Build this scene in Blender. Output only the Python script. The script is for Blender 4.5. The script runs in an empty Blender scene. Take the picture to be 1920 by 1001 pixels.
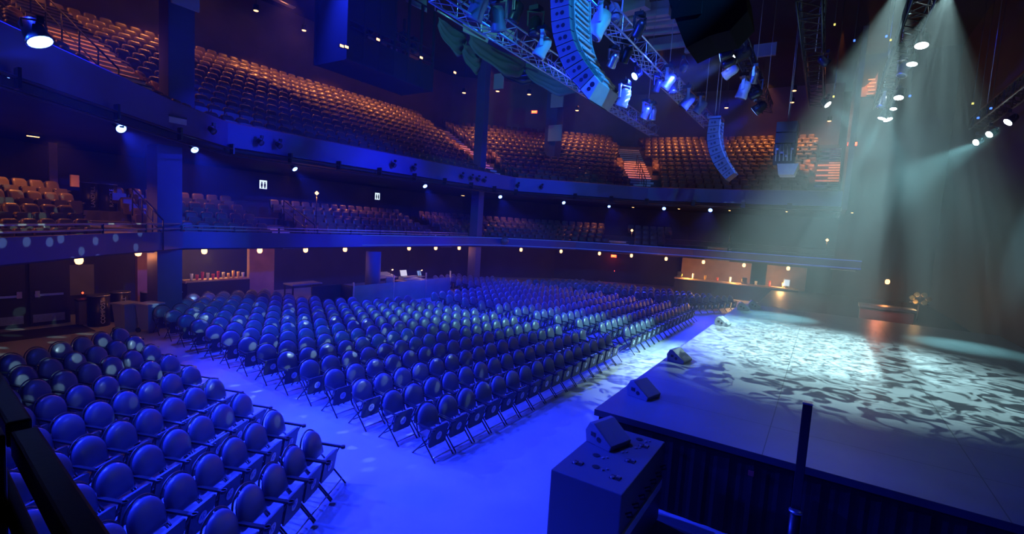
import bpy, bmesh, math, random
from mathutils import Vector, Matrix, Quaternion
random.seed(7)
S = bpy.context.scene
COL = S.collection
PI = math.pi

# ------------------------------------------------------------------ camera
CAMP = Vector((5.445, -6.472, 4.202))
YAW, PITCH, ROLL = [math.radians(a) for a in (32.445, -5.026, 3.472)]
FPX = 913.84
_f = Vector((-math.sin(YAW)*math.cos(PITCH), math.cos(YAW)*math.cos(PITCH), math.sin(PITCH)))
_r0 = Vector((math.cos(YAW), math.sin(YAW), 0)); _u0 = _r0.cross(_f)
_c, _s = math.cos(ROLL), math.sin(ROLL)
RIGHT = _r0*_c + _u0*_s
UP = _u0*_c - _r0*_s
FWD = _f
cam = bpy.data.objects.new('camera', bpy.data.cameras.new('camera'))
COL.objects.link(cam)
cam.matrix_world = Matrix(((RIGHT.x, UP.x, -FWD.x, CAMP.x), (RIGHT.y, UP.y, -FWD.y, CAMP.y), (RIGHT.z, UP.z, -FWD.z, CAMP.z), (0, 0, 0, 1)))
cam.data.sensor_width = 36; cam.data.lens = FPX*36/1920; cam.data.clip_start = .05; cam.data.clip_end = 300
S.camera = cam


def ray(x, y): return RIGHT*((x-960)/FPX) + UP*((500.5-y)/FPX) + FWD
def at_d(x, y, d): return CAMP + ray(x, y)*d
def at_z(x, y, z):
    r = ray(x, y); return CAMP + r*((z-CAMP.z)/r.z)
def at_x(x, y, X):
    r = ray(x, y); return CAMP + r*((X-CAMP.x)/r.x)
def at_y(x, y, Y):
    r = ray(x, y); return CAMP + r*((Y-CAMP.y)/r.y)
def depth(p): return (Vector(p)-CAMP).dot(FWD)
def px(p):
    d = Vector(p)-CAMP; z = d.dot(FWD)
    return (960+FPX*d.dot(RIGHT)/z, 500.5-FPX*d.dot(UP)/z, z)


# ------------------------------------------------------------------ materials
MATS = {}
def mat(name, col, rough=.5, metal=0., bump=0., bscale=20., spec=.5, var=0., vscale=6., coat=0.):
    if name in MATS: return MATS[name]
    m = bpy.data.materials.new(name); m.use_nodes = True
    nt = m.node_tree; b = nt.nodes['Principled BSDF']
    b.inputs['Base Color'].default_value = (*col, 1)
    b.inputs['Roughness'].default_value = rough; b.inputs['Metallic'].default_value = metal
    b.inputs['Specular IOR Level'].default_value = spec
    if coat: b.inputs['Coat Weight'].default_value = coat; b.inputs['Coat Roughness'].default_value = .25
    tc = None
    if bump or var:
        tc = nt.nodes.new('ShaderNodeTexCoord')
    if var:
        n = nt.nodes.new('ShaderNodeTexNoise'); n.inputs['Scale'].default_value = vscale; n.inputs['Detail'].default_value = 5
        nt.links.new(tc.outputs['Object'], n.inputs['Vector'])
        r = nt.nodes.new('ShaderNodeMapRange'); r.inputs[1].default_value = .3; r.inputs[2].default_value = .7
        r.inputs[3].default_value = 1-var; r.inputs[4].default_value = 1+var
        nt.links.new(n.outputs['Fac'], r.inputs[0])
        mx = nt.nodes.new('ShaderNodeVectorMath'); mx.operation = 'SCALE'; mx.inputs[0].default_value = col
        nt.links.new(r.outputs[0], mx.inputs['Scale']); nt.links.new(mx.outputs[0], b.inputs['Base Color'])
    if bump:
        n = nt.nodes.new('ShaderNodeTexNoise'); n.inputs['Scale'].default_value = bscale; n.inputs['Detail'].default_value = 3
        nt.links.new(tc.outputs['Object'], n.inputs['Vector'])
        bp = nt.nodes.new('ShaderNodeBump'); bp.inputs['Strength'].default_value = bump; bp.inputs['Distance'].default_value = .01
        nt.links.new(n.outputs['Fac'], bp.inputs['Height']); nt.links.new(bp.outputs[0], b.inputs['Normal'])
    MATS[name] = m; return m


def glow(name, col, strength, sample=False):
    if name in MATS: return MATS[name]
    m = bpy.data.materials.new(name); m.use_nodes = True
    nt = m.node_tree; nt.nodes.clear()
    e = nt.nodes.new('ShaderNodeEmission'); e.inputs[0].default_value = (*col, 1); e.inputs[1].default_value = strength
    o = nt.nodes.new('ShaderNodeOutputMaterial'); nt.links.new(e.outputs[0], o.inputs[0])
    if not sample:
        try: m.cycles.emission_sampling = 'NONE'
        except Exception: pass
    MATS[name] = m; return m


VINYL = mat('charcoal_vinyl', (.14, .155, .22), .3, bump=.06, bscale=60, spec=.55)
PAD = mat('grey_seat_fabric', (.17, .18, .22), .8, bump=.3, bscale=90)
TUBE = mat('black_steel_tube', (.05, .055, .06), .3, .4)
SHELL = mat('dark_seat_shell', (.06, .065, .075), .42, bump=.1, bscale=40)
STICK = mat('white_sticker', (.82, .86, .88), .4, var=.04)
INK = mat('blue_ink', (.1, .2, .5), .5)
BLACK = mat('black_paint', (.015, .016, .018), .5, bump=.1, bscale=30)
BLACKM = mat('black_metal', (.03, .032, .035), .35, .6, bump=.05, bscale=50)
FELT = mat('black_felt', (.006, .006, .008), .95, spec=.1)
RIG = mat('pale_rigging_paint', (.5, .55, .6), .4, .2, var=.15, vscale=12)
STEEL = mat('brushed_steel', (.5, .52, .54), .32, .9, var=.1, vscale=15)
ALU = mat('truss_aluminium', (.55, .57, .6), .35, .85, var=.1, vscale=9)
SPK = mat('speaker_cabinet_paint', (.16, .17, .19), .45, bump=.2, bscale=80)
GRILLE = mat('speaker_grille', (.2, .21, .23), .6, bump=.5, bscale=200)
PALE = mat('pale_paint_lit_tone', (.62, .66, .6), .5, bump=.2, bscale=50, var=.06)
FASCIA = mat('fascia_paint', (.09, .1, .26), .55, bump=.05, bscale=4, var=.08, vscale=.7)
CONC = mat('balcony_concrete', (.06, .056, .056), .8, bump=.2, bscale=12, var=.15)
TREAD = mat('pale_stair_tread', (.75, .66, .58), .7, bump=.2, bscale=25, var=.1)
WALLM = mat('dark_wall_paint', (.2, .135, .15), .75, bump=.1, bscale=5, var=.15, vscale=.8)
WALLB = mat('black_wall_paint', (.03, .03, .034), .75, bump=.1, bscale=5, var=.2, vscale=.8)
WARMW = mat('warm_wall_panel', (.3, .18, .14), .6, var=.15, vscale=2)
CEIL = mat('ceiling_black', (.035, .033, .035), .85, bump=.2, bscale=3, var=.2, vscale=.6)
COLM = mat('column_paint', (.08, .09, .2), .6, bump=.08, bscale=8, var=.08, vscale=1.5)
PANELG = mat('grey_acoustic_panel', (.55, .58, .6), .8, bump=.2, bscale=40)
DRAPE = mat('rigging_drape', (.1, .12, .13), .9, bump=.3, bscale=60)
BSEAT = mat('balcony_seat_fabric', (.1, .072, .055), .36, bump=.1, bscale=50)
BSEATD = mat('balcony_seat_plastic', (.05, .048, .05), .4)
WOOD = mat('bar_counter_wood', (.45, .3, .18), .4, var=.25, vscale=14)
GOLD = mat('brass_tap', (.75, .5, .18), .25, .9)
BOOTH = mat('booth_panel', (.22, .23, .26), .5, var=.12, vscale=1.5)
BIN = mat('blue_plastic_cart', (.25, .28, .5), .45)
CARPET = mat('dark_entry_mat', (.03, .03, .035), .95, bump=.6, bscale=120)
SKIRT = mat('stage_skirt_cloth', (.006, .006, .007), .95, bump=.3, bscale=70)
WHITEP = mat('white_letter_paint', (.8, .82, .84), .5)
SIGNW = glow('lit_pictogram_white', (.75, .9, 1), 1.1)
REDL = glow('red_exit_glow', (1, .06, .02), 5.)
ORL = glow('orange_exit_glow', (1, .35, .06), 5.)
LENSB = glow('blue_lens_lit', (.16, .32, 1), 9.)
LENSW = glow('white_lens_lit', (.85, 1, 1), 18.)
LENSO = glow('warm_lamp_lit', (1, .45, .16), 5.)
PIPEGLOW = glow('blue_pipe_glow', (.05, .12, 1), .55)
TINYY = glow('yellow_led', (.9, .8, .2), 1.2)
TINYB = glow('blue_led', (.05, .15, 1), 3.)
GLASSL = mat('dark_lens_glass', (.05, .06, .08), .08, spec=.8)


# ------------------------------------------------------------------ mesh builder
class MB:
    def __init__(s): s.bm = bmesh.new()
    def _add(s, verts, faces, smooth=False):
        vs = [s.bm.verts.new(v) for v in verts]
        for f in faces:
            try:
                fc = s.bm.faces.new([vs[i] for i in f]); fc.smooth = smooth
            except ValueError: pass
        return vs
    def box(s, c, size, R=None):
        c = Vector(c); hx, hy, hz = [a/2 for a in size]
        v = [Vector((x, y, z)) for x in (-hx, hx) for y in (-hy, hy) for z in (-hz, hz)]
        if R is not None: v = [R @ q for q in v]
        s._add([c+q for q in v], [(0, 1, 3, 2), (4, 6, 7, 5), (0, 4, 5, 1), (2, 3, 7, 6), (0, 2, 6, 4), (1, 5, 7, 3)]); return s
    def box2(s, a, b):
        a, b = Vector(a), Vector(b); d = b-a
        return s.box((a+b)/2, (abs(d.x), abs(d.y), abs(d.z)))
    def cyl(s, p0, p1, r0, r1=None, n=10, caps=True, smooth=True):
        p0, p1 = Vector(p0), Vector(p1); r1 = r0 if r1 is None else r1
        d = (p1-p0); q = d.to_track_quat('Z', 'Y')
        vs = []
        for p, r in ((p0, r0), (p1, r1)):
            for k in range(n):
                a = 2*PI*k/n; vs.append(p + q @ Vector((r*math.cos(a), r*math.sin(a), 0)))
        fs = [(k, (k+1) % n, n+(k+1) % n, n+k) for k in range(n)]
        v = s._add(vs, fs, smooth)
        if caps:
            for rng in (range(n-1, -1, -1), range(n, 2*n)):
                try: s.bm.faces.new([v[k] for k in rng])
                except ValueError: pass
        return s
    def beam(s, p0, p1, w, h, up=(0, 0, 1)):
        p0, p1 = Vector(p0), Vector(p1); d = (p1-p0).normalized(); u = Vector(up)
        sd = d.cross(u).normalized(); u = sd.cross(d).normalized()
        vs = [p + sd*(a*w/2) + u*(b*h/2) for p in (p0, p1) for a, b in ((-1, -1), (1, -1), (1, 1), (-1, 1))]
        s._add(vs, [(3, 2, 1, 0), (4, 5, 6, 7), (0, 1, 5, 4), (1, 2, 6, 5), (2, 3, 7, 6), (3, 0, 4, 7)]); return s
    def tube(s, path, r, n=6, closed=False):
        P = [Vector(p) for p in path]; m = len(P); vs = []; fs = []
        ref = None
        for i, p in enumerate(P):
            a = P[(i-1) % m] if (closed or i) else p; b = P[(i+1) % m] if (closed or i < m-1) else p
            t = (b-a).normalized()
            if ref is None:
                ref = Vector((0, 0, 1)) if abs(t.z) < .9 else Vector((1, 0, 0))
            x = t.cross(ref).normalized(); y = x.cross(t).normalized(); ref = y
            for k in range(n):
                an = 2*PI*k/n; vs.append(p + x*(r*math.cos(an)) + y*(r*math.sin(an)))
        for i in range(m if closed else m-1):
            j = (i+1) % m
            for k in range(n): fs.append((i*n+k, i*n+(k+1) % n, j*n+(k+1) % n, j*n+k))
        if not closed:
            fs.append(tuple(range(n-1, -1, -1))); fs.append(tuple(range((m-1)*n, m*n)))
        s._add(vs, fs, True); return s
    def prism(s, outline, fn, t0, t1, smooth=False):
        """outline: 2D points; fn(u, v, t) -> 3D; extruded from t0 to t1"""
        n = len(outline)
        vs = [fn(u, v, t0) for u, v in outline] + [fn(u, v, t1) for u, v in outline]
        fs = [tuple(range(n-1, -1, -1)), tuple(range(n, 2*n))] + [(k, (k+1) % n, n+(k+1) % n, n+k) for k in range(n)]
        s._add([Vector(v) for v in vs], fs); return s
    def lathe(s, prof, c=(0, 0, 0), n=16, axis=None):
        c = Vector(c); q = Vector(axis).to_track_quat('Z', 'Y') if axis is not None else Quaternion()
        vs = []; m = len(prof)
        for r, z in prof:
            for k in range(n):
                a = 2*PI*k/n; vs.append(c + q @ Vector((r*math.cos(a), r*math.sin(a), z)))
        fs = [(i*n+k, i*n+(k+1) % n, (i+1)*n+(k+1) % n, (i+1)*n+k) for i in range(m-1) for k in range(n)]
        fs += [tuple(range(n-1, -1, -1)), tuple(range((m-1)*n, m*n))]
        s._add(vs, fs, True); return s
    def strip(s, A, B):
        """quads between two equally long 3D point lists"""
        n = len(A); s._add([Vector(a) for a in A]+[Vector(b) for b in B], [(i, i+1, n+i+1, n+i) for i in range(n-1)]); return s
    def sect(s, rings, closed=True):
        """list of rings (each a list of 3D points of a cross-section) swept"""
        n = len(rings[0]); vs = [Vector(p) for r in rings for p in r]; fs = []
        for i in range(len(rings)-1):
            for k in range(n if closed else n-1): fs.append((i*n+k, i*n+(k+1) % n, (i+1)*n+(k+1) % n, (i+1)*n+k))
        if closed: fs += [tuple(range(n-1, -1, -1)), tuple(range((len(rings)-1)*n, len(rings)*n))]
        s._add(vs, fs); return s
    def mesh(s, name, m, bevel=0.):
        if bevel:
            bmesh.ops.bevel(s.bm, geom=[e for e in s.bm.edges], offset=bevel, segments=2, affect='EDGES', profile=.6)
        bmesh.ops.recalc_face_normals(s.bm, faces=s.bm.faces)
        me = bpy.data.meshes.new(name); s.bm.to_mesh(me); s.bm.free(); me.materials.append(m); return me
    def obj(s, name, m, parent=None, bevel=0., loc=None):
        return put(name, s.mesh(name, m, bevel), parent, loc)


def put(name, me, parent=None, loc=None):
    o = bpy.data.objects.new(name, me); COL.objects.link(o)
    if parent is not None: o.parent = parent
    if loc is not None: o.location = loc
    return o


def tag(o, label, cat, group=None, kind=None):
    o['label'] = label; o['category'] = cat
    if group: o['group'] = group
    if kind: o['kind'] = kind
    return o


def thing(name, label, cat, loc=(0, 0, 0), rz=0., group=None):
    o = bpy.data.objects.new(name, None); COL.objects.link(o); o.location = loc; o.rotation_euler = (0, 0, rz)
    o.empty_display_size = .1
    return tag(o, label, cat, group)


def struct(name, mb, m, parent=None, bevel=0.):
    o = mb.obj(name, m, parent, bevel)
    if parent is None: o['kind'] = 'structure'
    return o


def light(kind, name, loc, energy, col, target=None, size=.1, angle=60, blend=.4, parent=None):
    l = bpy.data.lights.new(name, kind); l.energy = energy; l.color = col
    if kind == 'SPOT': l.spot_size = math.radians(angle); l.spot_blend = blend
    if kind in ('SPOT', 'POINT'): l.shadow_soft_size = size
    if kind == 'AREA': l.size = size
    o = bpy.data.objects.new(name, l); COL.objects.link(o)
    o.location = loc
    if target is not None: o.rotation_euler = (Vector(target)-Vector(loc)).to_track_quat('-Z', 'Y').to_euler()
    if parent is not None: o.parent = parent; o.matrix_parent_inverse = parent.matrix_world.inverted() if False else Matrix.Translation(-Vector(parent.location))
    return o


ONES = ['zeroth', 'first', 'second', 'third', 'fourth', 'fifth', 'sixth', 'seventh', 'eighth', 'ninth', 'tenth', 'eleventh', 'twelfth', 'thirteenth', 'fourteenth', 'fifteenth', 'sixteenth', 'seventeenth', 'eighteenth', 'nineteenth']
TENS = {20: ('twentieth', 'twenty'), 30: ('thirtieth', 'thirty'), 40: ('fortieth', 'forty'), 50: ('fiftieth', 'fifty'), 60: ('sixtieth', 'sixty'), 70: ('seventieth', 'seventy'), 80: ('eightieth', 'eighty')}
def nth(n):
    if n < 20: return ONES[n]
    t = n//10*10
    return TENS[t][0] if n == t else TENS[t][1]+'-'+ONES[n-t]


# ------------------------------------------------------------------ 2D paths (front edges of the two balconies)
LOW = [(-4.6, -8.9), (-9.03, -3.67), (-11.07, -1.22), (-12.99, 1.5), (-12.98, 17.4), (-12.36, 20.), (-9.14, 24.6), (-2.07, 28.36), (1.0, 28.7), (7.4, 29.4)]
UPP = [(-4.4, -6.6), (-6.72, -4.0), (-8.55, -1.98), (-10.53, .17), (-12.3, 2.6), (-11.5, 17.5), (-11.25, 19.6), (-8.27, 22.1), (-4.6, 25.3), (1.1, 26.2), (6.0, 26.4)]


def offset(path, d):
    """left-hand offset (outwards) of a 2D path with mitred corners"""
    out = []; n = len(path); P = [Vector(p) for p in path]
    for i, p in enumerate(P):
        ns = []
        if i: t = (p-P[i-1]).normalized(); ns.append(Vector((-t.y, t.x)))
        if i < n-1: t = (P[i+1]-p).normalized(); ns.append(Vector((-t.y, t.x)))
        m = ns[0] if len(ns) == 1 else (ns[0]+ns[1]).normalized()
        out.append(p + m*(d/max(.4, m.dot(ns[0]))))
    return out


def z3(path, z): return [Vector((p.x, p.y, z)) for p in path]


def sweep(mb, path, prof):
    """prof: list of (offset, z) cross-section points, swept along path"""
    offs = [offset(path, d) for d, z in prof]
    rings = [[Vector((offs[k][i].x, offs[k][i].y, prof[k][1])) for k in range(len(prof))] for i in range(len(path))]
    return mb.sect(rings)


# ------------------------------------------------------------------ the room shell
def floor_material():
    m = mat('floor_concrete', (.4, .4, .42), .42, bump=.06, bscale=8, var=.12, vscale=.9); return m
def stage_material():
    m = mat('stage_deck_paint', (.17, .175, .18), .4, bump=.1, bscale=14, var=.12, vscale=1.3)
    nt = m.node_tree; b = nt.nodes['Principled BSDF']
    tc = nt.nodes.new('ShaderNodeTexCoord'); br = nt.nodes.new('ShaderNodeTexBrick')
    br.offset = 0; br.inputs['Scale'].default_value = 1; br.inputs['Brick Width'].default_value = 2.44; br.inputs['Row Height'].default_value = 1.22
    br.inputs['Mortar Size'].default_value = .006; br.inputs['Color1'].default_value = br.inputs['Color2'].default_value = (1, 1, 1, 1); br.inputs['Mortar'].default_value = (.25, .25, .25, 1)
    nt.links.new(tc.outputs['Object'], br.inputs['Vector'])
    src = b.inputs['Base Color'].links[0].from_socket
    mx = nt.nodes.new('ShaderNodeVectorMath'); mx.operation = 'MULTIPLY'
    nt.links.new(src, mx.inputs[0]); nt.links.new(br.outputs['Color'], mx.inputs[1]); nt.links.new(mx.outputs[0], b.inputs['Base Color'])
    return m
FLOORM = floor_material(); STAGEM = stage_material()
struct('floor', MB().box2((-26, -14, -.2), (14, 40, 0)), FLOORM)
struct('ceiling', MB().box2((-27, -14, 16), (14, 40, 16.3)), CEIL)
# walls behind each tier follow the horseshoe
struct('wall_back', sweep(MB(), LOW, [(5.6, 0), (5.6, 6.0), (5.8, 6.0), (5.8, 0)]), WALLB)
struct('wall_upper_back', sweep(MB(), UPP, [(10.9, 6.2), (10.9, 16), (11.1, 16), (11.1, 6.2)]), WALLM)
struct('wall_side', MB().box2((6.05, 31.5, 0), (14, 31.7, 16)), WALLB)
struct('wall_side_return', MB().box2((6.05, 26.5, 6.1), (6.3, 40, 16)), WALLM)
struct('wall_stage_back', MB().box2((11.0, -14, 0), (11.2, 40, 16)), WALLB)
struct('wall_doors', MB().box2((-15.95, -9, 0), (-15.72, -.75, 2.5)), WALLB)
struct('wall_bins', MB().box2((-17.3, -.75, 0), (-17.1, 3.2, 2.5)), WALLB)
# balconies: fascia, deck with stepped seating rows, soffit
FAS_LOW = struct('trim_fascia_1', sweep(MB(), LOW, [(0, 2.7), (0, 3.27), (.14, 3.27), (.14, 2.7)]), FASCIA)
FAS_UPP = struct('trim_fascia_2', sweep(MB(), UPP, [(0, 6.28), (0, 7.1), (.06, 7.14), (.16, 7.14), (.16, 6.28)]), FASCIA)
LROW = [(1.0+.85*k, 2.7+.36*k) for k in range(4)]
UROW = [(.75+.8*k, 6.62+.42*k) for k in range(12)]
def tier_profile(rows, start, back, under):
    p = [(start, under), (start, rows[0][1])]; prev = rows[0][1]
    for d, z in rows[1:]:
        p += [(d-.32, prev), (d-.32, z)]; prev = z
    return p + [(back, prev), (back, under)]
struct('floor_tier_1', sweep(MB(), LOW, tier_profile(LROW, .15, 5.6, 2.64)), CONC)
struct('floor_tier_2', sweep(MB(), UPP, tier_profile(UROW, .17, 10.9, 6.4)), CONC)
struct('ceiling_soffit', sweep(MB(), UPP, [(.16, 6.1), (.16, 6.25), (10.9, 6.25), (10.9, 6.1)]), CEIL)
# columns
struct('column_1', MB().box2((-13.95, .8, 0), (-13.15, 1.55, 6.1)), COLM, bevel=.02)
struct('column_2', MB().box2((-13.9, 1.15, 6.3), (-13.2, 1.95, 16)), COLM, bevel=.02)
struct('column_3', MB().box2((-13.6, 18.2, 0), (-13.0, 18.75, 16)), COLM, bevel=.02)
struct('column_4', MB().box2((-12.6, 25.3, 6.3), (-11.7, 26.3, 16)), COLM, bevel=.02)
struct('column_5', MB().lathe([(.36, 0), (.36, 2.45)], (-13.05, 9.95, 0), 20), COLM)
# panels on the columns
def panel(p0, p1, label, m=PANELG):
    tag(MB().box2(p0, p1).obj('wall_panel', m, bevel=.015), label, 'panel', 'grey panels on the columns')
c = at_y(1040, 250, 25.2); panel((c.x-.55, 25.2, c.z-.55), (c.x+.55, 25.29, c.z+.6), 'square grey panel on the dark column above the balcony seats')
c = at_y(1044, 188, 25.2); panel((c.x-.5, 25.2, c.z-.5), (c.x+.5, 25.29, c.z+.5), 'square grey panel high on the dark column under the swagged drape')
c = at_x(349, 8, -13.1); panel((-13.19, c.y-.42, c.z-.1), (-13.1, c.y+.42, c.z+1.2), 'grey panel at the very top of the tall blue column')
c = at_y(928, 153, 18.1); panel((c.x-.1, 18.1, c.z-.45), (c.x+.6, 18.19, c.z+.45), 'grey panel beside the top of the slim column')

# stage
t = thing('stage_platform', 'raised dark stage floor with worn panel seams and black skirt, lit by white gobos', 'stage', (2.57, .8, 0))
STX, STY = 10.98-2.57, 17.35-.8
MB().box2((0, 0, 1.2), (STX, STY, 1.3)).obj('deck', STAGEM, t)
def skirt(a, b, n):
    a, b = Vector(a), Vector(b); d = (b-a).normalized(); nn = Vector((d.y, -d.x, 0)); L = (b-a).length
    A, B = [], []
    for i in range(n+1):
        w = .005*math.sin(i*2.1)+.006*math.sin(i*.9+1)
        p = a + d*(L*i/n) + nn*w; A.append(p+Vector((0, 0, .02))); B.append(p*1+Vector((0, 0, 1.2)))
    return MB().strip(A, B)
skirt((STX, .06, 0), (.06, .06, 0), 160).obj('skirt', SKIRT, t)
skirt((.06, .06, 0), (.06, STY, 0), 240).obj('skirt', SKIRT, t)
for x in (.3, 4., 8.): MB().box2((x, .3, 0), (x+.1, .4, 1.2)).obj('support_leg', BLACKM, t)
struct('floor_wing', MB().box2((2.8, 17.6, 0), (10.9, 31.4, .9)), BLACK)

# ------------------------------------------------------------------ stairs in the balconies
def nearest_on(path, p):
    best = None
    for i in range(len(path)-1):
        a, b = Vector(path[i]), Vector(path[i+1]); t = max(0, min(1, (p-a).dot(b-a)/(b-a).length_squared)); q = a+(b-a)*t
        if best is None or (p-q).length < best[0]: best = ((p-q).length, q, (b-a).normalized())
    return best
def stair(path, base, out, rows, width, label, d0=None, cut=None, step=None):
    b = Vector(base); o = Vector(out).normalized(); s = Vector((-o.y, o.x))
    mb = MB(); rb = MB()
    n = len(rows)
    for k in range(n):
        d, z = rows[k]; dz = rows[1][1]-rows[0][1]; dd = rows[1][0]-rows[0][0]
        for h in (0, 1):
            dist = d-.32-dd*(1-h)/2; zz = z-dz*(1-h)/2
            if dist < .22 or (k == 0 and h == 0): continue
            R = Matrix(((o.x, s.x, 0), (o.y, s.y, 0), (0, 0, 1))); c0 = b+o*(dist+dd/4)
            rb.box((c0.x, c0.y, zz-.02), (dd/2+.05, width, .05), R)  # dark tread colour stands in for the shade lines under the nosings
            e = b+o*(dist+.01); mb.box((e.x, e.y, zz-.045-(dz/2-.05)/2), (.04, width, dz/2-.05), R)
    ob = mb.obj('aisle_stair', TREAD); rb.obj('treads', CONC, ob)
    tag(ob, label, 'stair', 'stepped aisles between the balcony seats'); ob.location = (0, 0, .06); return b, o, s
def rail(base, o, s, d0, d1, z0, z1, side, n, label, group='handrails of the balcony stairs'):
    b = Vector(base)+s*side
    p0 = b+o*d0; p1 = b+o*d1
    t = thing('stair_handrail', label, 'handrail', (p0.x, p0.y, z0), 0, group)
    q = Vector((p1.x-p0.x, p1.y-p0.y, z1-z0))
    MB().tube([(0, 0, .95), q+Vector((0, 0, .95))], .025).obj('top_rail', BLACKM, t)
    MB().tube([(0, 0, .5), q+Vector((0, 0, .5))], .018).obj('mid_rail', BLACKM, t)
    for i in range(n):
        v = q*(i/(n-1)); MB().tube([v, v+Vector((0, 0, .95))], .022).obj('post', BLACKM, t)
UST = [((-9.95, -.3), (-1, -.05), 1.6, 'orange lit stepped aisle at the near end of the steep balcony'),
       ((-11.35, 19.2), (-.92, .28), 1.5, 'orange lit stepped aisle partly behind the slim column'),
       ((-4.55, 25.25), (-.5, .86), 1.7, 'straight orange lit stepped aisle in the middle of the far balcony seats'),
       ((5.15, 26.38), (0, 1), 1.25, 'orange lit stepped aisle at the stage end of the steep balcony')]
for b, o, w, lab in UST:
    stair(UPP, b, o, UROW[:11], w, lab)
LST = [((-12.05, .0), (-1, 0), 1.1, 'short pink lit steps in the balcony beside the thick blue column'),
       ((-12.99, 6.15), (-1, 0), 1.1, 'short pink lit steps in the balcony above the bar'),
       ((-12.99, 16.1), (-1, 0), 1.0, 'short orange lit steps in the balcony beside the slim column'),
       ((-6.2, 26.15), (-.5, .85), 1.4, 'short pink lit steps in the far balcony near the round speaker'),
       ((-.6, 28.5), (-.1, 1), 1.6, 'short pink lit steps under the far middle aisle'),
       ((6.6, 29.3), (-.1, 1), 1.3, 'short orange lit steps at the stage end of the far balcony')]
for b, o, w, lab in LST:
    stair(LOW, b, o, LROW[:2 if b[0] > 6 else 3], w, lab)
for i, (b, o, w, lab) in enumerate(UST[:3]):
    o2 = Vector(o).normalized(); s2 = Vector((-o2.y, o2.x))
    nm = ('near end of the steep balcony', 'slim column', 'far middle aisle')[i]
    rail(b, o2, s2, .4, 6.2 if i == 0 else 4.2, UROW[0][1], UROW[0][1]+(6.2 if i == 0 else 4.2)*.525, (.85, -.8, .1)[i], 6, 'black pipe handrail along the orange lit steps at the '+nm)
for i in (0, 1, 2, 4):
    b, o, w, lab = LST[i]; o2 = Vector(o).normalized(); s2 = Vector((-o2.y, o2.x))
    rail(b, o2, s2, .3, 2.6, LROW[0][1], LROW[0][1]+1.0, -.65, 4, 'black pipe handrail beside the '+lab.replace('short ', ''))

# guard rails on the balcony fronts
def guard(path, z, hs, off, label, pitch=1.6):
    P = z3(offset(path, off), z)
    t = thing('guard_rail', label, 'railing', P[0], 0, 'railings on the balcony fronts')
    L = [p-P[0] for p in P]
    for h, nm in zip(hs, ('top_rail', 'mid_rail')):
        MB().tube([p+Vector((0, 0, h)) for p in L], .028).obj(nm, mat('satin_rail', (.62, .5, .42), .4, .1), t)
    for i in range(len(L)-1):
        n = max(1, int((L[i+1]-L[i]).length/pitch))
        for k in range(n):
            q = L[i].lerp(L[i+1], k/n); MB().box((q.x, q.y, hs[0]/2), (.05, .05, hs[0])).obj('post', BLACKM, t)
guard(LOW[0:4], 3.27, (.26, .1), .1, 'low two bar rail on the balcony front above the entry doors')
guard(LOW[3:5], 3.27, (.2, .08), .1, 'low two bar rail on the long straight balcony front')
for nm, pth, lab in (('near', LOW[3:6], 'blue edge pipes with added glow along the long straight balcony front'), ('far', LOW[5:], 'blue edge pipes with added glow along the far balcony front')):
    P0 = offset(pth, -.05); t = thing('edge_glow', lab, 'glow pipe', (P0[0].x, P0[0].y, 3.2), 0, 'glow pipes along the balcony fronts')
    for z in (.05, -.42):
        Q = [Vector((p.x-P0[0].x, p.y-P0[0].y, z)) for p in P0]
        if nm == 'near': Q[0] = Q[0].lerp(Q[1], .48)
        MB().tube(Q, .016).obj('glow_pipe', PIPEGLOW, t)  # metal edge pipes given a glow in place of reflected blue light
# lighting pipes under the big fascia
P0 = offset(UPP, -.22)
t = thing('lighting_pipe', 'twin lighting pipes slung under the big blue balcony front', 'pipe', (P0[0].x, P0[0].y, 6.2))
for dz, do in ((0, 0), (-.22, .1)):
    Q = [Vector((p.x-P0[0].x, p.y-P0[0].y, dz)) for p in offset(UPP, -.22+do)]
    MB().tube(Q, .03).obj('pipe', BLACKM, t)
for i in range(len(P0)-1):
    L = (P0[i+1]-P0[i]).length; n = max(1, int(L/2))
    for k in range(n):
        p = P0[i].lerp(P0[i+1], k/n)-P0[0]
        MB().box((p.x-.06, p.y, .0), (.24, .05, .35)).obj('bracket', BLACKM, t)
# ------------------------------------------------------------------ floor chairs
def dome(hw, z0, z1, arch, n=14):
    """closed outline (y, z): straight sides, elliptical top"""
    pts = [(hw*.93, z0), (hw, z0+.05)]
    zc = z1-arch
    for k in range(n+1):
        a = PI*k/n; pts.append((hw*math.cos(a), zc+arch*math.sin(a)))
    pts += [(-hw, z0+.05), (-hw*.93, z0)]
    return pts
LEAN = .26
def backrest_mesh(name, m, rings=((1, -.012), (1.0, .012), (.95, .036), (.75, .058), (.4, .07)), n=14, hw=.243, z0=.47, z1=.88, x0=-.13):
    mb = MB(); o = dome(hw, z0, z1, .225, n); cz = (z0+z1)/2-.01
    R = []
    for s_, x in ((.9, -.03),)+tuple(rings):
        R.append([Vector((x0+x-(cz+(z-cz)*s_-z0)*LEAN, y*s_, cz+(z-cz)*s_)) for y, z in o])
    mb.sect(R)
    for f in mb.bm.faces: f.smooth = True
    return mb.mesh(name, m)
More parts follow.
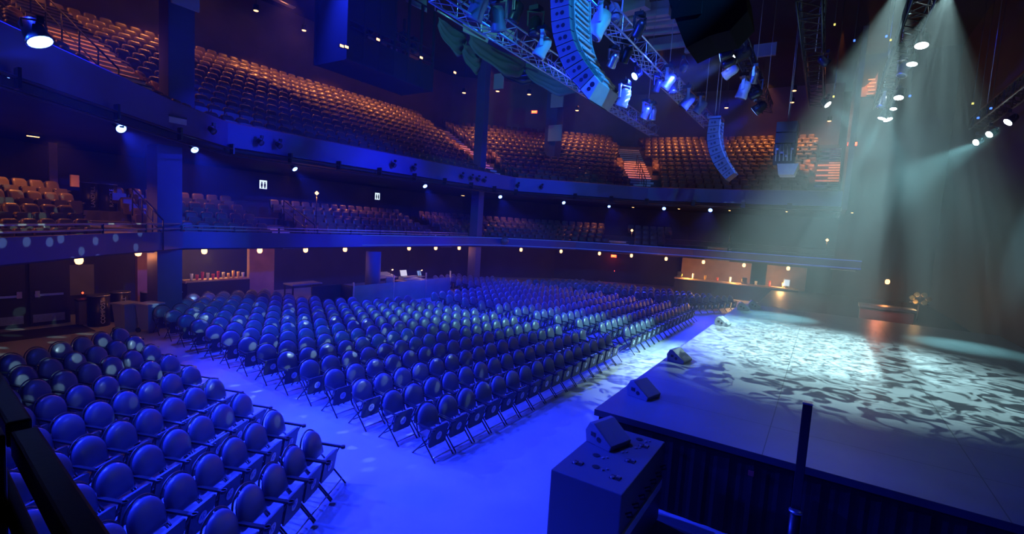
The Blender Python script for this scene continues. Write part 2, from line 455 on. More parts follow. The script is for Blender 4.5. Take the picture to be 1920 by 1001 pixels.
def sticker_mesh():
    mb = MB(); n = 20
    e = lambda r, x: [Vector((x, r*.072*math.cos(2*PI*k/n), .385+r*.078*math.sin(2*PI*k/n))) for k in range(n)]
    mb.sect([e(1, 0), e(1, .004)])
    k0 = len(mb.bm.faces)
    pts = [(-.03, .41), (-.012, .425), (0, .41), (-.006, .392), (-.02, .375), (-.03, .36), (-.006, .36)]
    def stroke(P, w):
        for a, b in zip(P[:-1], P[1:]):
            mb.beam((.0052, a[0], a[1]), (.0052, b[0], b[1]), w, .002, up=(1, 0, 0))
    stroke([(-p[0], p[1]) for p in pts], .009); stroke([(-.038, .36), (-.03, .415), (-.014, .372), (-.004, .352)], .008)
    me = mb.mesh('seat_sticker', STICK); me.materials.append(INK)
    for f in list(me.polygons)[k0:]: f.material_index = 1
    return me
def rrect(hw, z0, z1, r, n=4):
    P = []
    for cy, cz, a0 in ((hw-r, z1-r, 0), (-hw+r, z1-r, PI/2), (-hw+r, z0+r, PI), (hw-r, z0+r, 1.5*PI)):
        for k in range(n+1): a = a0+PI/2*k/n; P.append((cy+r*math.cos(a), cz+r*math.sin(a)))
    return P
def slab_mesh(name, m, hw, z0, z1, x0, x1, r=.04, lean=0., bulge=0.):
    o = rrect(hw, z0, z1, r); R = []
    L = [(1, x0), (1, x1)] if not bulge else [(1, x0), (1, x1), (.93, x1-bulge*.6), (.7, x1-bulge)]
    cz = (z0+z1)/2
    for s_, x in L: R.append([Vector((x+(cz+(z-cz)*s_-z0)*lean, y*s_, cz+(z-cz)*s_)) for y, z in o])
    return MB().sect(R).mesh(name, m)
SEATLEAN = .16
CH = {}
CH['backrest'] = backrest_mesh('backrest', VINYL)
mb = MB()
o_ = [(y*1.06, .47+(z-.47)*1.035) for y, z in dome(.243, .42, .88, .225, 14)]
mb.tube([(-.165-(z-.46)*LEAN, y, z) for y, z in o_], .0125, 6)
CH['back_frame'] = mb.mesh('back_frame', TUBE)
CH['seat'] = slab_mesh('seat', SHELL, .215, .2, .575, .055, .075, lean=SEATLEAN)
CH['seat_pad'] = slab_mesh('seat_pad', PAD, .2, .215, .565, .052, .03, lean=SEATLEAN, bulge=.03)
CH['seat_sticker'] = sticker_mesh()
def armrest(sgn):
    return MB().beam((-.17, sgn*.25, .6), (.2, sgn*.25, .575), .036, .028).cyl((.2, sgn*.25, .555), (.2, sgn*.25, .597), .034, n=9).tube([(.14, sgn*.25, .57), (.03, sgn*.243, .3)], .009, 5).mesh('armrest', TUBE)
CH['arm'] = [armrest(-1), armrest(1)]
def leg(sgn, front):
    P = [(-.15, sgn*.238, .44), (.02, sgn*.238, .26), (.26, sgn*.238, .0)] if front else [(.09, sgn*.205, .42), (-.32, sgn*.205, .0)]
    return MB().tube(P, .0135, 6).mesh('leg', TUBE)
CH['leg'] = [leg(-1, 1), leg(1, 1), leg(-1, 0), leg(1, 0)]
CH['bar'] = [MB().tube([(.2, -.238, .07), (.2, .238, .07)], .012, 6).mesh('crossbar', STEEL), MB().tube([(-.22, -.205, .1), (-.22, .205, .1)], .01, 6).mesh('crossbar', TUBE)]
for f in ('seat_sticker',):
    for v in CH[f].vertices: v.co.x += .078+(v.co.z-.2)*SEATLEAN
# one light mesh holding everything, for the copies too far to show their parts
def join(name, items):
    bm = bmesh.new(); mats = []; 
    for me in items:
        off = len(bm.faces); bm.from_mesh(me); bm.faces.ensure_lookup_table()
        for f in bm.faces[off:]:
            mm = me.materials[f.material_index]
            if mm not in mats: mats.append(mm)
            f.material_index = mats.index(mm) if True else 0
    out = bpy.data.meshes.new(name); bm.to_mesh(out); bm.free()
    for mm in mats: out.materials.append(mm)
    return out
LO_BACK = backrest_mesh('lo', VINYL, ((1, .0), (.92, .04), (.6, .06)), 6)
LO = join('folding_chair_far', [LO_BACK, CH['seat'], MB().tube([(-.16, -.24, .44), (.26, -.24, 0)], .014, 3).tube([(-.16, .24, .44), (.26, .24, 0)], .014, 3).tube([(.09, .2, .42), (-.32, .2, 0)], .014, 3).beam((-.17, .25, .6), (.2, .25, .575), .036, .028).mesh('x', TUBE), MB().cyl((.105, 0, .385), (.113, 0, .385), .07, n=8).mesh('y', STICK)])

def place_chair(p, ang, label, group, level):
    t = thing('folding_chair', label, 'chair', (p[0], p[1], 0), ang, group)
    put('backrest', CH['backrest'], t)
    s = put('seat', CH['seat'], t)
    put('seat_sticker', CH['seat_sticker'], s)
    put('back_frame', CH['back_frame'], t)
    for a in CH['arm']: put('armrest', a, t)
    for l in (CH['leg'] if level else CH['leg']): put('leg', l, t)
    if level:
        put('seat_pad', CH['seat_pad'], s)
        for b in CH['bar']: put('crossbar', b, t)
    return t

chairs = []        # (depth, x, y, angle, label, group)
AL = -.0216
G1, G2, G3 = 'folding chairs in the wide straight block', 'folding chairs in the angled corner block', 'folding chairs past the cross aisle'
for j in range(16):
    for i in list(range(16))+list(range(18, 34)):
        if j == 15 and not (3 <= i <= 8 or i >= 27): continue
        if j == 14 and i < 2: continue
        y = .55*i+.049*j; x = -.933*j+.0119*i-.1
        if y < 15.1 and ((j >= 13 and y > 5.3) or (j == 12 and y > 5.9) or (j == 11 and y > 6.9)): continue
        lab = ('dark padded folding chair, %s row from the stage, %s seat of the wide straight block' % (nth(j+1), nth(i+1))) if i < 16 else ('dark padded folding chair, %s row from the stage, %s seat past the cross aisle' % (nth(j+1), nth(i-17)))
        chairs.append((x, y, AL, lab, G1 if i < 16 else G3))
for mir in (0, 1):
    for k in range(9):
        for n in range(11):
            x = -.54-1.12*k+.247*n-.09; y = -1.87+.08*k-.455*n-.05
            a = .495
            if mir: y = 18.15-y; a = -a
            u, v, z = px((x, y, .6))
            if not mir and (z < 1 or u < -40 or v > 1080): continue
            if mir and n > 8: continue
            chairs.append((x, y, a, 'dark padded folding chair, %s row of the angled corner block, %s seat from the aisle' % (nth(k+1), nth(n+1)), G2 if not mir else 'far'))
chairs = [c for c in chairs if not (-14.1 < c[0] < -12.5 and 17.8 < c[1] < 19.2)]
chairs.sort(key=lambda c: depth((c[0], c[1], .6)))
MAXN = 300
def mass(name, me, places, label, cat):
    """many copies of one mesh as one object"""
    import numpy as np
    nv = len(me.vertices); co = np.empty(nv*3); me.vertices.foreach_get('co', co); co = co.reshape(-1, 3)
    nl = len(me.loops); li = np.empty(nl, int); me.loops.foreach_get('vertex_index', li)
    npoly = len(me.polygons); ls = np.empty(npoly, int); lt = np.empty(npoly, int); mi = np.empty(npoly, int)
    me.polygons.foreach_get('loop_start', ls); me.polygons.foreach_get('loop_total', lt); me.polygons.foreach_get('material_index', mi)
    N = len(places); V = np.empty((N*nv, 3)); LI = np.empty(N*nl, int); LS = np.empty(N*npoly, int)
    for q, (x, y, z, a) in enumerate(places):
        c, s = math.cos(a), math.sin(a)
        V[q*nv:(q+1)*nv, 0] = co[:, 0]*c-co[:, 1]*s+x; V[q*nv:(q+1)*nv, 1] = co[:, 0]*s+co[:, 1]*c+y; V[q*nv:(q+1)*nv, 2] = co[:, 2]+z
        LI[q*nl:(q+1)*nl] = li+q*nv; LS[q*npoly:(q+1)*npoly] = ls+q*nl
    out = bpy.data.meshes.new(name); out.vertices.add(N*nv); out.vertices.foreach_set('co', V.ravel())
    out.loops.add(N*nl); out.loops.foreach_set('vertex_index', LI); out.polygons.add(N*npoly); out.polygons.foreach_set('loop_start', LS)
    try: out.polygons.foreach_set('loop_total', np.tile(lt, N))
    except Exception: pass
    out.polygons.foreach_set('material_index', np.tile(mi, N))
    for m in me.materials: out.materials.append(m)
    out.update(calc_edges=True); out.validate()
    o = put(name, out); tag(o, label, cat, kind='stuff'); return o
for q, (x, y, a, lab, g) in enumerate(chairs[:MAXN]):
    place_chair((x, y), a, lab, g, q < 170)
mass('folding_chairs_far', LO, [(x, y, 0, a) for x, y, a, _, _ in chairs[MAXN:]], 'mass of dark folding chairs in the far part of the hall floor', 'chairs')

# ------------------------------------------------------------------ balcony seats
BS_BACK = slab_mesh('backrest', BSEAT, .225, .44, .9, -.13, -.08, r=.1, lean=-.2, bulge=-.035)
BS_SEAT = slab_mesh('seat', BSEAT, .215, .3, .68, .06, .15, r=.05, lean=-.05)
BS_ARM = MB().box((-.02, .26, .3), (.3, .035, .6)).box((.02, .26, .62), (.34, .05, .035)).mesh('armrest', BSEATD)
BS_SHELL = slab_mesh('shell', BSEATD, .23, .36, .86, -.16, -.13, r=.08, lean=-.2)
for me in (BS_BACK, BS_SEAT):
    for p in me.polygons: p.use_smooth = len(p.vertices) == 4
BS_ALL = join('theatre_seat', [BS_BACK, BS_SEAT, BS_ARM])
BS_FAR = BS_ALL
def seat_rows(path, rows, aisles, pitch, lo, hi):
    out = []
    for k, (d, z) in enumerate(rows):
        P = offset(path, d+.1); s = .3
        for sgi in range(len(P)-1):
            a, b = P[sgi], P[sgi+1]; L = (b-a).length; t = (b-a)/L; n = Vector((t.y, -t.x)); i = -1
            while s < L:
                p = a+t*s; s += pitch; i += 1
                if any(abs((p-Vector(b_)).dot(Vector((-o.y, o.x)))) < w/2+.3 and (p-Vector(b_)).dot(o) > -.8 and (p-Vector(b_)).length < 14 for b_, o, w in aisles): continue
                u, v, zz = px((p.x, p.y, z+.8))
                if zz < 1 or not (lo <= u <= hi and v > -25): continue
                out.append((zz, p.x, p.y, z, math.atan2(n.y, n.x), k, sgi, i))
            s -= L
    out.sort(); return out
def seat_thing(q, lab, g, parts):
    _, x, y, z, a = q[:5]
    if parts:
        t = thing('theatre_seat', lab, 'seat', (x, y, z), a, g)
        put('backrest', BS_BACK, t); put('seat', BS_SEAT, t); put('armrest', BS_ARM, t); put('seat_shell', BS_SHELL, t)
    else:
        t = put('theatre_seat', BS_ALL, None, (x, y, z)); t.rotation_euler = (0, 0, a); tag(t, lab, 'seat', g)
UA = [(b, Vector(o).normalized(), w) for b, o, w, _ in UST]
LA = [(b, Vector(o).normalized(), w) for b, o, w, _ in LST]
up = [q for q in seat_rows(UPP, UROW, UA, .54, -30, 1600) if not (-14.3 < q[1] < -12.7 and (.8 < q[2] < 2.3 or 17.8 < q[2] < 19.1)) and not (-13 < q[1] < -11.3 and 24.9 < q[2] < 26.7)]
SECN = {0: 'near end', 1: 'near end', 2: 'near end', 3: 'near bend', 4: 'long straight', 5: 'bend', 6: 'far', 7: 'far middle', 8: 'far stage end', 9: 'far stage end'}
seen = set()
lo_ = [q for q in seat_rows(LOW, LROW, LA, .56, -30, 1640) if not (q[6] >= 6 and q[1] > -4.5) and not (abs(q[1]+13.5) < .75 and .3 < q[2] < 2.0)]
both = sorted([(q[0], 0, q) for q in up]+[(q[0], 1, q) for q in lo_])
SECL = {0: 'nearest', 1: 'near', 2: 'near bend', 3: 'straight', 4: 'bend', 5: 'far bend', 6: 'far', 7: 'far', 8: 'far end'}
for _, kind, q in both[:MAXN]:
    if kind == 0: lab = 'tip-up seat in the steep balcony, %s row, %s seat of its %s section' % (nth(q[5]+1), nth(q[7]+1), SECN[q[6]])
    else: lab = 'brown tip-up seat in the shallow balcony, %s row, %s seat of its %s section' % (nth(q[5]+1), nth(q[7]+1), SECL[q[6]])
    if lab in seen: lab = lab.replace('tip-up', 'dim tip-up')
    seen.add(lab); seat_thing(q, lab, 'tip-up seats in the steep balcony' if kind == 0 else 'tip-up seats in the shallow balcony', q[0] < 19)
mass('theatre_seats_far', BS_FAR, [q[1:5] for _, k, q in both[MAXN:] if k == 0], 'mass of tip-up seats in the far half of the steep balcony', 'seats')
mass('theatre_seats_below', BS_FAR, [q[1:5] for _, k, q in both[MAXN:] if k == 1], 'mass of tip-up seats in the far half of the shallow balcony', 'seats')
print('COUNTS chairs', len(chairs), 'upper', len(up), 'lower', len(lo_))
# ------------------------------------------------------------------ lighting fixtures
BLUE = (.012, .03, 1.); TEAL = (.36, .95, 1.05); WARM = (1., .3, .075); WHITE = (.56, .96, 1.)
KB, KW = .82, 1.1      # house blue and stage white levels
def frame(axis):
    a = Vector(axis).normalized(); up = Vector((0, 0, 1)) if abs(a.z) < .95 else Vector((1, 0, 0))
    s = a.cross(up).normalized(); return a, s, s.cross(a).normalized()
def par(pos, target, r, label, lens, cat='spotlight', group=None, name='par_lamp', hang=.3, body=BLACKM):
    """can lamp in a yoke: housing along the axis, lens at the mouth"""
    pos = Vector(pos); a, s, u = frame(Vector(target)-pos)
    t = thing(name, label, cat, pos, 0, group)
    MB().lathe([(.35*r, -2.3*r), (.8*r, -1.9*r), (.95*r, -.5*r), (1.08*r, .05*r), (.98*r, .05*r)], n=16, axis=a).obj('housing', body, t)
    MB().lathe([(.01*r, .0), (.95*r, -.02*r), (.95*r, .07*r), (.01*r, .1*r)], n=16, axis=a).obj('lens', lens, t)
    m = -a*1.0*r; top = Vector((0, 0, hang))
    MB().tube([m+s*1.15*r, m+s*1.25*r+top*.4, top+s*.4*r, top-s*.4*r, m-s*1.25*r+top*.4, m-s*1.15*r], max(.012, .09*r), 5).obj('yoke', BLACKM, t)
    MB().box(top+Vector((0, 0, .03)), (.09, .09, .1)).obj('clamp', BLACKM, t)
    return t
def moving_head(pos, target, r, label, lens=GLASSL, body=BLACKM, group='moving head lamps on the trusses'):
    """base box above, U yoke, rounded head with lens"""
    pos = Vector(pos); a, s, u = frame(Vector(target)-pos)
    t = thing('moving_head_lamp', label, 'stage light', pos, 0, group)
    MB().lathe([(.3*r, -2.2*r), (.75*r, -2.1*r), (1.02*r, -1.4*r), (.95*r, -.2*r), (1.05*r, .6*r), (1.05*r, .9*r), (.9*r, .95*r)], n=18, axis=a).obj('head', body, t)
    MB().lathe([(.01, .86*r), (.88*r, .86*r), (.8*r, 1.0*r), (.01, 1.06*r)], n=16, axis=a).obj('lens', lens, t)
    h = Vector((0, 0, 1))*2.6*r; s2 = Vector((s.x, s.y, 0)).normalized()
    mb = MB()
    for q in (-1, 1):
        mb.beam(-a*.5*r+s2*q*1.2*r, -a*.5*r+s2*q*1.25*r+h*.85, .5*r, .22*r, up=s2)
    mb.beam(h*.85-a*.5*r-s2*1.4*r, h*.85-a*.5*r+s2*1.4*r, .6*r, .25*r).obj('yoke', body, t)
    MB().box(h*1.05-a*.5*r, (1.7*r, 1.7*r, .7*r)).cyl(h*1.15-a*.5*r, h*1.45-a*.5*r, .12*r, n=8).obj('base_box', BLACKM, t, bevel=.0)
    return t
def truss(p0, p1, w, label, m=ALU, hang=True, up=(0, 0, 1)):
    p0, p1 = Vector(p0), Vector(p1); d = p1-p0; L = d.length; d.normalize(); u0 = Vector(up); s = d.cross(u0).normalized(); u = s.cross(d)
    t = thing('lighting_truss', label, 'truss', p0, 0, 'lighting trusses')
    mb = MB(); C4 = [s*(a*w/2)+u*(b*w/2) for a, b in ((-1, -1), (1, -1), (1, 1), (-1, 1))]
    for c in C4: mb.cyl(c, c+d*L, .026, n=8)
    mb.obj('chord', m, t)
    mb = MB(); n = max(2, int(L/(w*1.1)))
    for i in range(n):
        a, b = d*(L*i/n), d*(L*(i+1)/n)
        for k in range(4):
            c0, c1 = C4[k], C4[(k+1) % 4]
            mb.cyl(a+c0, b+c1, .013, n=5, caps=False)
            if i % 2 == 0: mb.cyl(a+c0, a+c1, .013, n=5, caps=False)
    mb.obj('lacing', m, t)
    if hang:
        for f in (.08, .5, .92):
            q = d*(L*f); MB().cyl(q+u*w/2, Vector((q.x, q.y, 15.98-p0.z)), .012, n=6).obj('hanging_chain', STEEL, t)
    return t
def gobo(l, scale, lo, hi, kind='noise', col=TEAL, strength=1., dist=2., base=.07):
    l.use_nodes = True; nt = l.node_tree; em = nt.nodes['Emission']
    tc = nt.nodes.new('ShaderNodeTexCoord'); sp = nt.nodes.new('ShaderNodeSeparateXYZ'); nt.links.new(tc.outputs['Normal'], sp.inputs[0])
    cb = nt.nodes.new('ShaderNodeCombineXYZ')
    for k in (0, 1):
        d = nt.nodes.new('ShaderNodeMath'); d.operation = 'DIVIDE'; nt.links.new(sp.outputs[k], d.inputs[0]); nt.links.new(sp.outputs[2], d.inputs[1]); nt.links.new(d.outputs[0], cb.inputs[k])
    if kind == 'noise':
        n = nt.nodes.new('ShaderNodeTexNoise'); n.noise_dimensions = '2D'; n.inputs['Scale'].default_value = scale; n.inputs['Detail'].default_value = 2.; n.inputs['Distortion'].default_value = dist
        nt.links.new(cb.outputs[0], n.inputs['Vector']); out = n.outputs['Fac']
    else:
        n = nt.nodes.new('ShaderNodeTexVoronoi'); n.voronoi_dimensions = '2D'; n.inputs['Scale'].default_value = scale; n.inputs['Randomness'].default_value = .75
        nt.links.new(cb.outputs[0], n.inputs['Vector']); out = n.outputs['Distance']
    r = nt.nodes.new('ShaderNodeMapRange'); r.interpolation_type = 'SMOOTHSTEP'; r.inputs[1].default_value = lo; r.inputs[2].default_value = hi
    nt.links.new(out, r.inputs[0])
    if kind != 'noise': r.inputs[3].default_value, r.inputs[4].default_value = 1, 0
    else: r.inputs[3].default_value = base
    m = nt.nodes.new('ShaderNodeMath'); m.operation = 'MULTIPLY'; m.inputs[1].default_value = strength; nt.links.new(r.outputs[0], m.inputs[0]); nt.links.new(m.outputs[0], em.inputs['Strength'])

# blue cans under the big balcony front
def lit_par(pxy, z, r, target, W, ang, label, col=BLUE, lens=LENSB, d=None, group='blue can lamps under the big balcony front', name='par_lamp', blend=.5):
    p = at_d(*pxy, d) if d else at_z(*pxy, z)
    t = par(p, target, r, label, lens, 'stage light', group, name, .04 if z == 5.9 else .3)
    a = (Vector(target)-p).normalized()
    if W: light('SPOT', 'lamp_beam', a*(r*.3), W*(KW if col is TEAL else KB), col, None, r*.8, ang, 1. if col is TEAL else blend, None)
    if W:
        o = bpy.data.objects[-1] if False else COL.objects[-1]
        o.parent = t; o.rotation_euler = a.to_track_quat('-Z', 'Y').to_euler()
    return p
BL = [((75, 78), 6.6, .17, (-2.0, -1.8, 0), 4000, 58, 'biggest glowing blue can lamp, near end of the big balcony front'),
      ((3, 150), 6.2, .13, (-5, -1.5, 0), 1500, 60, 'glowing blue can lamp cut off at the edge of the picture'),
      ((227, 241), 5.9, .11, (1.2, -.4, 0), 14000, 44, 'glowing blue can lamp above the brown balcony pillar'),
      ((365, 281), 5.9, .11, (-3.5, 1.5, 0), 9500, 52, 'glowing blue can lamp just past the thick blue column'),
      ((553, 317), 5.9, .11, (-6.5, 7., 0), 7500, 46, 'glowing blue can lamp beside the white pictogram sign'),
      ((797, 349), 5.9, .12, (-6.5, 11., 0), 8000, 46, 'glowing blue can lamp in the middle of the long balcony front'),
      ((938, 369), 5.9, .12, (-6, 14.5, 0), 6500, 46, 'glowing blue can lamp past the slim column'),
      ((1057, 380), 5.9, .12, (-3, 18, 0), 3500, 46, 'glowing blue can lamp, second past the slim column'),
      ((1142, 387), 5.9, .1, (-2, 19, 0), 3500, 46, 'smaller glowing blue can lamp beside a warm downlight'),
      ((1245, 391), 5.9, .12, (-1, 18, 0), 3500, 46, 'glowing blue can lamp under the far middle aisle'),
      ((1332, 394), 5.9, .13, (0, 18, 0), 3500, 46, 'glowing blue can lamp nearest the stage end of the balcony front')]
for a in BL: lit_par(*a)
# unlit gear clamped on the big fascia
for i, (x, y, nm) in enumerate([(400, 247, 'past the first blue lamp pair'), (500, 268, 'over the white pictogram sign'), (522, 275, 'second over the white pictogram sign'), (712, 312, 'on its long middle'), (760, 318, 'second on its long middle'), (838, 333, 'first of four near the slim column'), (850, 336, 'second of four near the slim column'), (860, 338, 'third of four near the slim column'), (868, 340, 'fourth of four near the slim column'), (957, 350, 'just past the slim column'), (1005, 357, 'second just past the slim column')]):
    p = at_z(x, y, 6.55); q = nearest_on(UPP, Vector((p.x, p.y)))
    p = Vector((q[1].x, q[1].y, p.z)) + Vector((q[2].y, -q[2].x, 0))*.28
    par(p, p+Vector((3, 1, -2)), .1, 'dark unlit lamp on the big balcony front, '+nm, GLASSL, 'stage light', 'dark lamps on the big balcony front', 'par_lamp', .2)

for k, (pp, tg, W, ang) in enumerate([((-7.5, -4.6, 13.), (-5.0, -2.4, 0), 12500, 66), ((-9., 3., 14.), (-5.2, 4.8, 0), 17000, 70), ((-8., 11., 15.6), (-6, 12.5, 0), 17000, 66), ((-3.6, -1.6, 12.8), (1.5, -1.2, 0), 10500, 50)]):
    t = par(pp, tg, .16, 'blue can lamp high under the roof, %s of four above the picture' % nth(k+1), LENSB, 'stage light', 'blue roof lamps', hang=.2); a = (Vector(tg)-Vector(pp)).normalized()
    o = light('SPOT', 'roof_beam', a*.05, W, BLUE, None, .12, ang, .7); o.parent = t; o.rotation_euler = a.to_track_quat('-Z', 'Y').to_euler()

# trusses above the hall
truss((.5, 3.5, 9.3), (.5, 17.2, 9.3), .42, 'long blue lit truss running over the first chair rows')
truss((-1.9, 1.5, 9.0), (-1.9, 17.0, 9.0), .42, 'long truss behind the big curved speaker array')
truss((2.9, 8., 9.6), (2.9, 16.5, 9.6), .35, 'short dark truss between the small arrays', BLACKM)
p = at_z(1537, 0, 12); p2 = at_z(1545, 196, 9.4)
truss((p2.x-.3, p2.y-9, 9.9), (p2.x-.3, p2.y+1.5, 9.9), .5, 'dark truss carrying two white spotlights over the stage', BLACKM)
tx = at_z(1690, 140, 9.0); truss((tx.x-.1, 5., 9.5), (tx.x-.1, 16.5, 9.5), .4, 'dark truss above the row of white stage spotlights', BLACKM)
tx2 = at_z(1855, 252, 8.2); truss((tx2.x-.05, 5., 8.9), (tx2.x-.05, 18., 8.9), .4, 'dark truss above the three white spotlights near the backdrop', BLACKM)
# lit blue heads on the trusses
HB = [((1350, 105), 9.0, .15, (-12.2, 6, 5.5), 11000, 'upper of two glowing blue lamps by the short dark truss'),
      ((1357, 121), 8.9, .14, (-12., 12, 5.6), 12000, 'lower of two glowing blue lamps beside the short dark truss'),
      ((1415, 209), 8.2, .17, (-6, 12, 1), 4000, 'lowest glowing blue lamp over the stage edge with a long beam'),
      ((1409, 179), 8.6, .15, (-11, 18, 5.6), 8000, 'glowing blue lamp above the lowest blue lamp at the stage edge'),
      ((1190, 143), 8.6, .12, (-6, -1, 0), 6000, 'glowing blue lamp among dark gear on the middle truss'),
      ((1280, 130), 8.9, .1, (-8, 21, 5), 2500, 'small glowing blue lamp under the bright blue truss')]
for (xy, z, r, tg, W, lab) in HB: lit_par(xy, z, r, tg, W, 38, lab, group='blue lamps on the trusses')
# added blue floods outside the picture, brightening the foreground floor
for k, (pp, tg, W) in enumerate([((-4.9, -5.3, 6.2), (2.6, .3, 0), 2400), ((-3.6, -6.9, 6.2), (.2, -2.5, 0), 1500)]):
    t = par(pp, tg, .13, 'added blue flood lamp near the balcony front, %s beyond the picture edge' % nth(k+1), LENSB, 'stage light', 'blue can lamps under the big balcony front'); a = (Vector(tg)-Vector(pp)).normalized()
    o = light('SPOT', 'lamp_beam', a*.05, W*KB, BLUE, None, .1, 80, .6); o.parent = t; o.rotation_euler = a.to_track_quat('-Z', 'Y').to_euler()
# the white stage spots
HW = [((1550, 119), 9.3, .13, at_d(1790, 330, 15), 7000, 24, 'upper white spotlight on the dark truss over the stage'),
      ((1552, 196), 9.3, .13, at_d(1800, 400, 15), 7000, 24, 'lower white spotlight on the dark truss over the stage'),
      ((1728, 85), 9.0, .14, (6.5, 6.5, 1.3), 300, 24, 'flat white disc lamp highest over the stage'),
      ((1710, 120), 9.0, .12, (6.0, 8.5, 1.3), 300, 24, 'flat white disc lamp second highest over the stage'),
      ((1685, 183), 8.9, .13, (6.2, 10.5, 1.3), 400, 22, 'round white lamp above the brightest pair over the stage'),
      ((1675, 204), 8.8, .1, (6.4, 12.5, 1.3), 300, 22, 'small white lamp right above the brightest pair'),
      ((1654, 222), 8.7, .14, at_d(1540, 440, 18), 6500, 22, 'brightest white spotlight of the tilted pair over the stage'),
      ((1665, 224), 8.7, .14, at_d(1740, 460, 16), 5000, 22, 'partner of the brightest white spotlight over the stage'),
      ((1890, 229), 8.2, .13, at_d(1620, 430, 16), 7000, 20, 'white spotlight nearest of three before the backdrop'),
      ((1855, 252), 8.2, .12, at_d(1560, 430, 17), 7000, 20, 'white spotlight in the middle of three before the backdrop'),
      ((1830, 267), 8.2, .12, at_d(1470, 420, 18), 9000, 20, 'white spotlight farthest of three before the backdrop')]
for (xy, z, r, tg, W, ang, lab) in HW: lit_par(xy, z, r, tg, W, ang, lab, TEAL, LENSW, group='white stage spotlights')
# gobo spots washing the stage and the chair ends (hung on the same trusses, above the picture)
def gobo_head(p, tg, W, ang, label, *g, blend=.25, **kw):
    t = moving_head(p, tg, .17, label, LENSW); a = (Vector(tg)-Vector(p)).normalized()
    o = light('SPOT', 'gobo_beam', a*.25, W, WHITE, None, .015, ang, blend); o.parent = t; o.rotation_euler = a.to_track_quat('-Z', 'Y').to_euler()
    gobo(o.data, *g, **kw); return t
gobo_head(at_d(1790, -45, 10), (5.7, 7.9, 1.3), 9000, 66, 'white moving head throwing the leafy pattern on the stage', 17, .42, .56, dist=1.1, base=.1, blend=.6)
gobo_head(at_d(1700, -60, 11.5), (5.0, 9.3, 1.3), 32000, 52, 'white moving head throwing streaks across the stage', 44, .4, .6, dist=1.4, base=.22, blend=.8)
gobo_head((2.9, 8.5, 9.2), (-9.6, -.9, .7), 7000, 36, 'white moving head throwing round dots over the corner chairs', 30, .15, .21, kind='dots')
gobo_head((2.9, 6.5, 9.2), (-3.0, .1, 0), 2000, 32, 'white moving head throwing faint dots on the aisle floor', 24, .12, .2, kind='dots', blend=.8)
gobo_head((2.9, 12.5, 9.2), (1.5, 27.5, 2.9), 1800, 30, 'white moving head throwing round dots on the far balcony front', 28, .13, .19, kind='dots')

# added blue, cyan and teal lamps to brighten the arrays, drapes and trusses
for pp, tg, W, ang, cl, nm in [((-5.6, -4.4, 6.3), (.7, 2.6, 7.9), 15000, 24, BLUE, 'aimed at the curved array'), ((6.6, 1.2, 10.7), (1.4, 2.6, 8.0), 4200, 36, (.02, .3, 1), 'behind the curved array'), ((-1.5, -3.0, 11.5), (-5., 9.5, 9.8), 2400, 46, (.13, .7, .8), 'washing the swagged drapes'), ((3.5, 2.0, 11.), (0, 10., 9.), 3500, 50, (.03, .12, 1), 'washing the rear lamps'), ((-5.2, -4.9, 6.3), (.6, 10., 9.3), 6000, 40, (.01, .06, 1), 'washing the long truss'), ((6.5, 10., 9.4), (1.6, 15.5, 8.), 2600, 28, (.02, .12, 1), 'aimed at the small array')]:
    t = par(pp, tg, .1, 'small added can lamp '+nm, LENSB if pp[1] < 0 else GLASSL, 'stage light', 'blue lamps on the trusses'); a = (Vector(tg)-Vector(pp)).normalized()
    o = light('SPOT', 'lamp_beam', a*.05, W*KB, cl, None, .06, ang, .5); o.parent = t; o.rotation_euler = a.to_track_quat('-Z', 'Y').to_euler()

# warm spots added below the soffit to brighten balcony steps and front rails
for b, o, w, lab in LST:
    o = Vector(o).normalized(); c = Vector(b)+o*1.4
    light('SPOT', 'step_fill', (c.x, c.y, 6.0), 240, (1, .3, .14), (c.x+.01, c.y, 3), .05, 44, .4)
# warm lamps
WG = 'warm globe lamps under the shallow balcony'
WL = [(148, 487), (259, 473), (383, 470), (487, 469), (573, 468), (647, 467), (767, 465), (817, 464.5), (861, 464.5), (977, 468), (1052, 471), (1124, 475), (1184, 479), (1249, 485), (1319, 491), (1395, 497), (1478, 503), (1664, 528)]
WN = ['above the entry doors', 'beside the thick blue column', 'over the bar counter', 'second from the thick blue column', 'third from the thick blue column', 'beside the round pillar', 'over the mixing desk', 'second past the round pillar', 'third past the round pillar', 'first past the slim column', 'second past the slim column', 'beside the orange exit sign', 'past the orange exit sign', 'second past the orange exit sign', 'over the far bar', 'second over the far bar', 'at the end of the far bar', 'alone at the stage wing']
for (x, y), nm in zip(WL, WN):
    p = at_z(x, y, 2.5)
    t = thing('globe_lamp', 'small warm globe lamp '+nm, 'lamp', p, 0, WG)
    MB().lathe([(.01, -.13), (.07, -.11), (.1, -.03), (.09, .06), (.05, .11), (.01, .12)], n=12).obj('globe', LENSO, t)
    MB().cyl((0, 0, .08), (0, 0, .2), .045, n=10).obj('lamp_base', BLACKM, t)
    light('POINT', 'globe_light', (0, 0, -.12), 40, WARM, None, .06, parent=None).parent = t
DL = [(480, 20), (615, 32), (570, 57), (870, 174), (933, 171), (992, 177), (1082, 207), (1362, 202), (1425, 198), (1485, 192), (1489, 170), (1555, 227)]
DN = ['nearest the thick dark column', 'second from the thick dark column', 'third from the thick dark column', 'left of the slim column', 'right of the slim column', 'beside the grey column panel', 'under the curved array', 'first beyond the small array', 'second beyond the small array', 'above the hanging dark speaker', 'upper one above the hanging dark speaker', 'on the end wall']
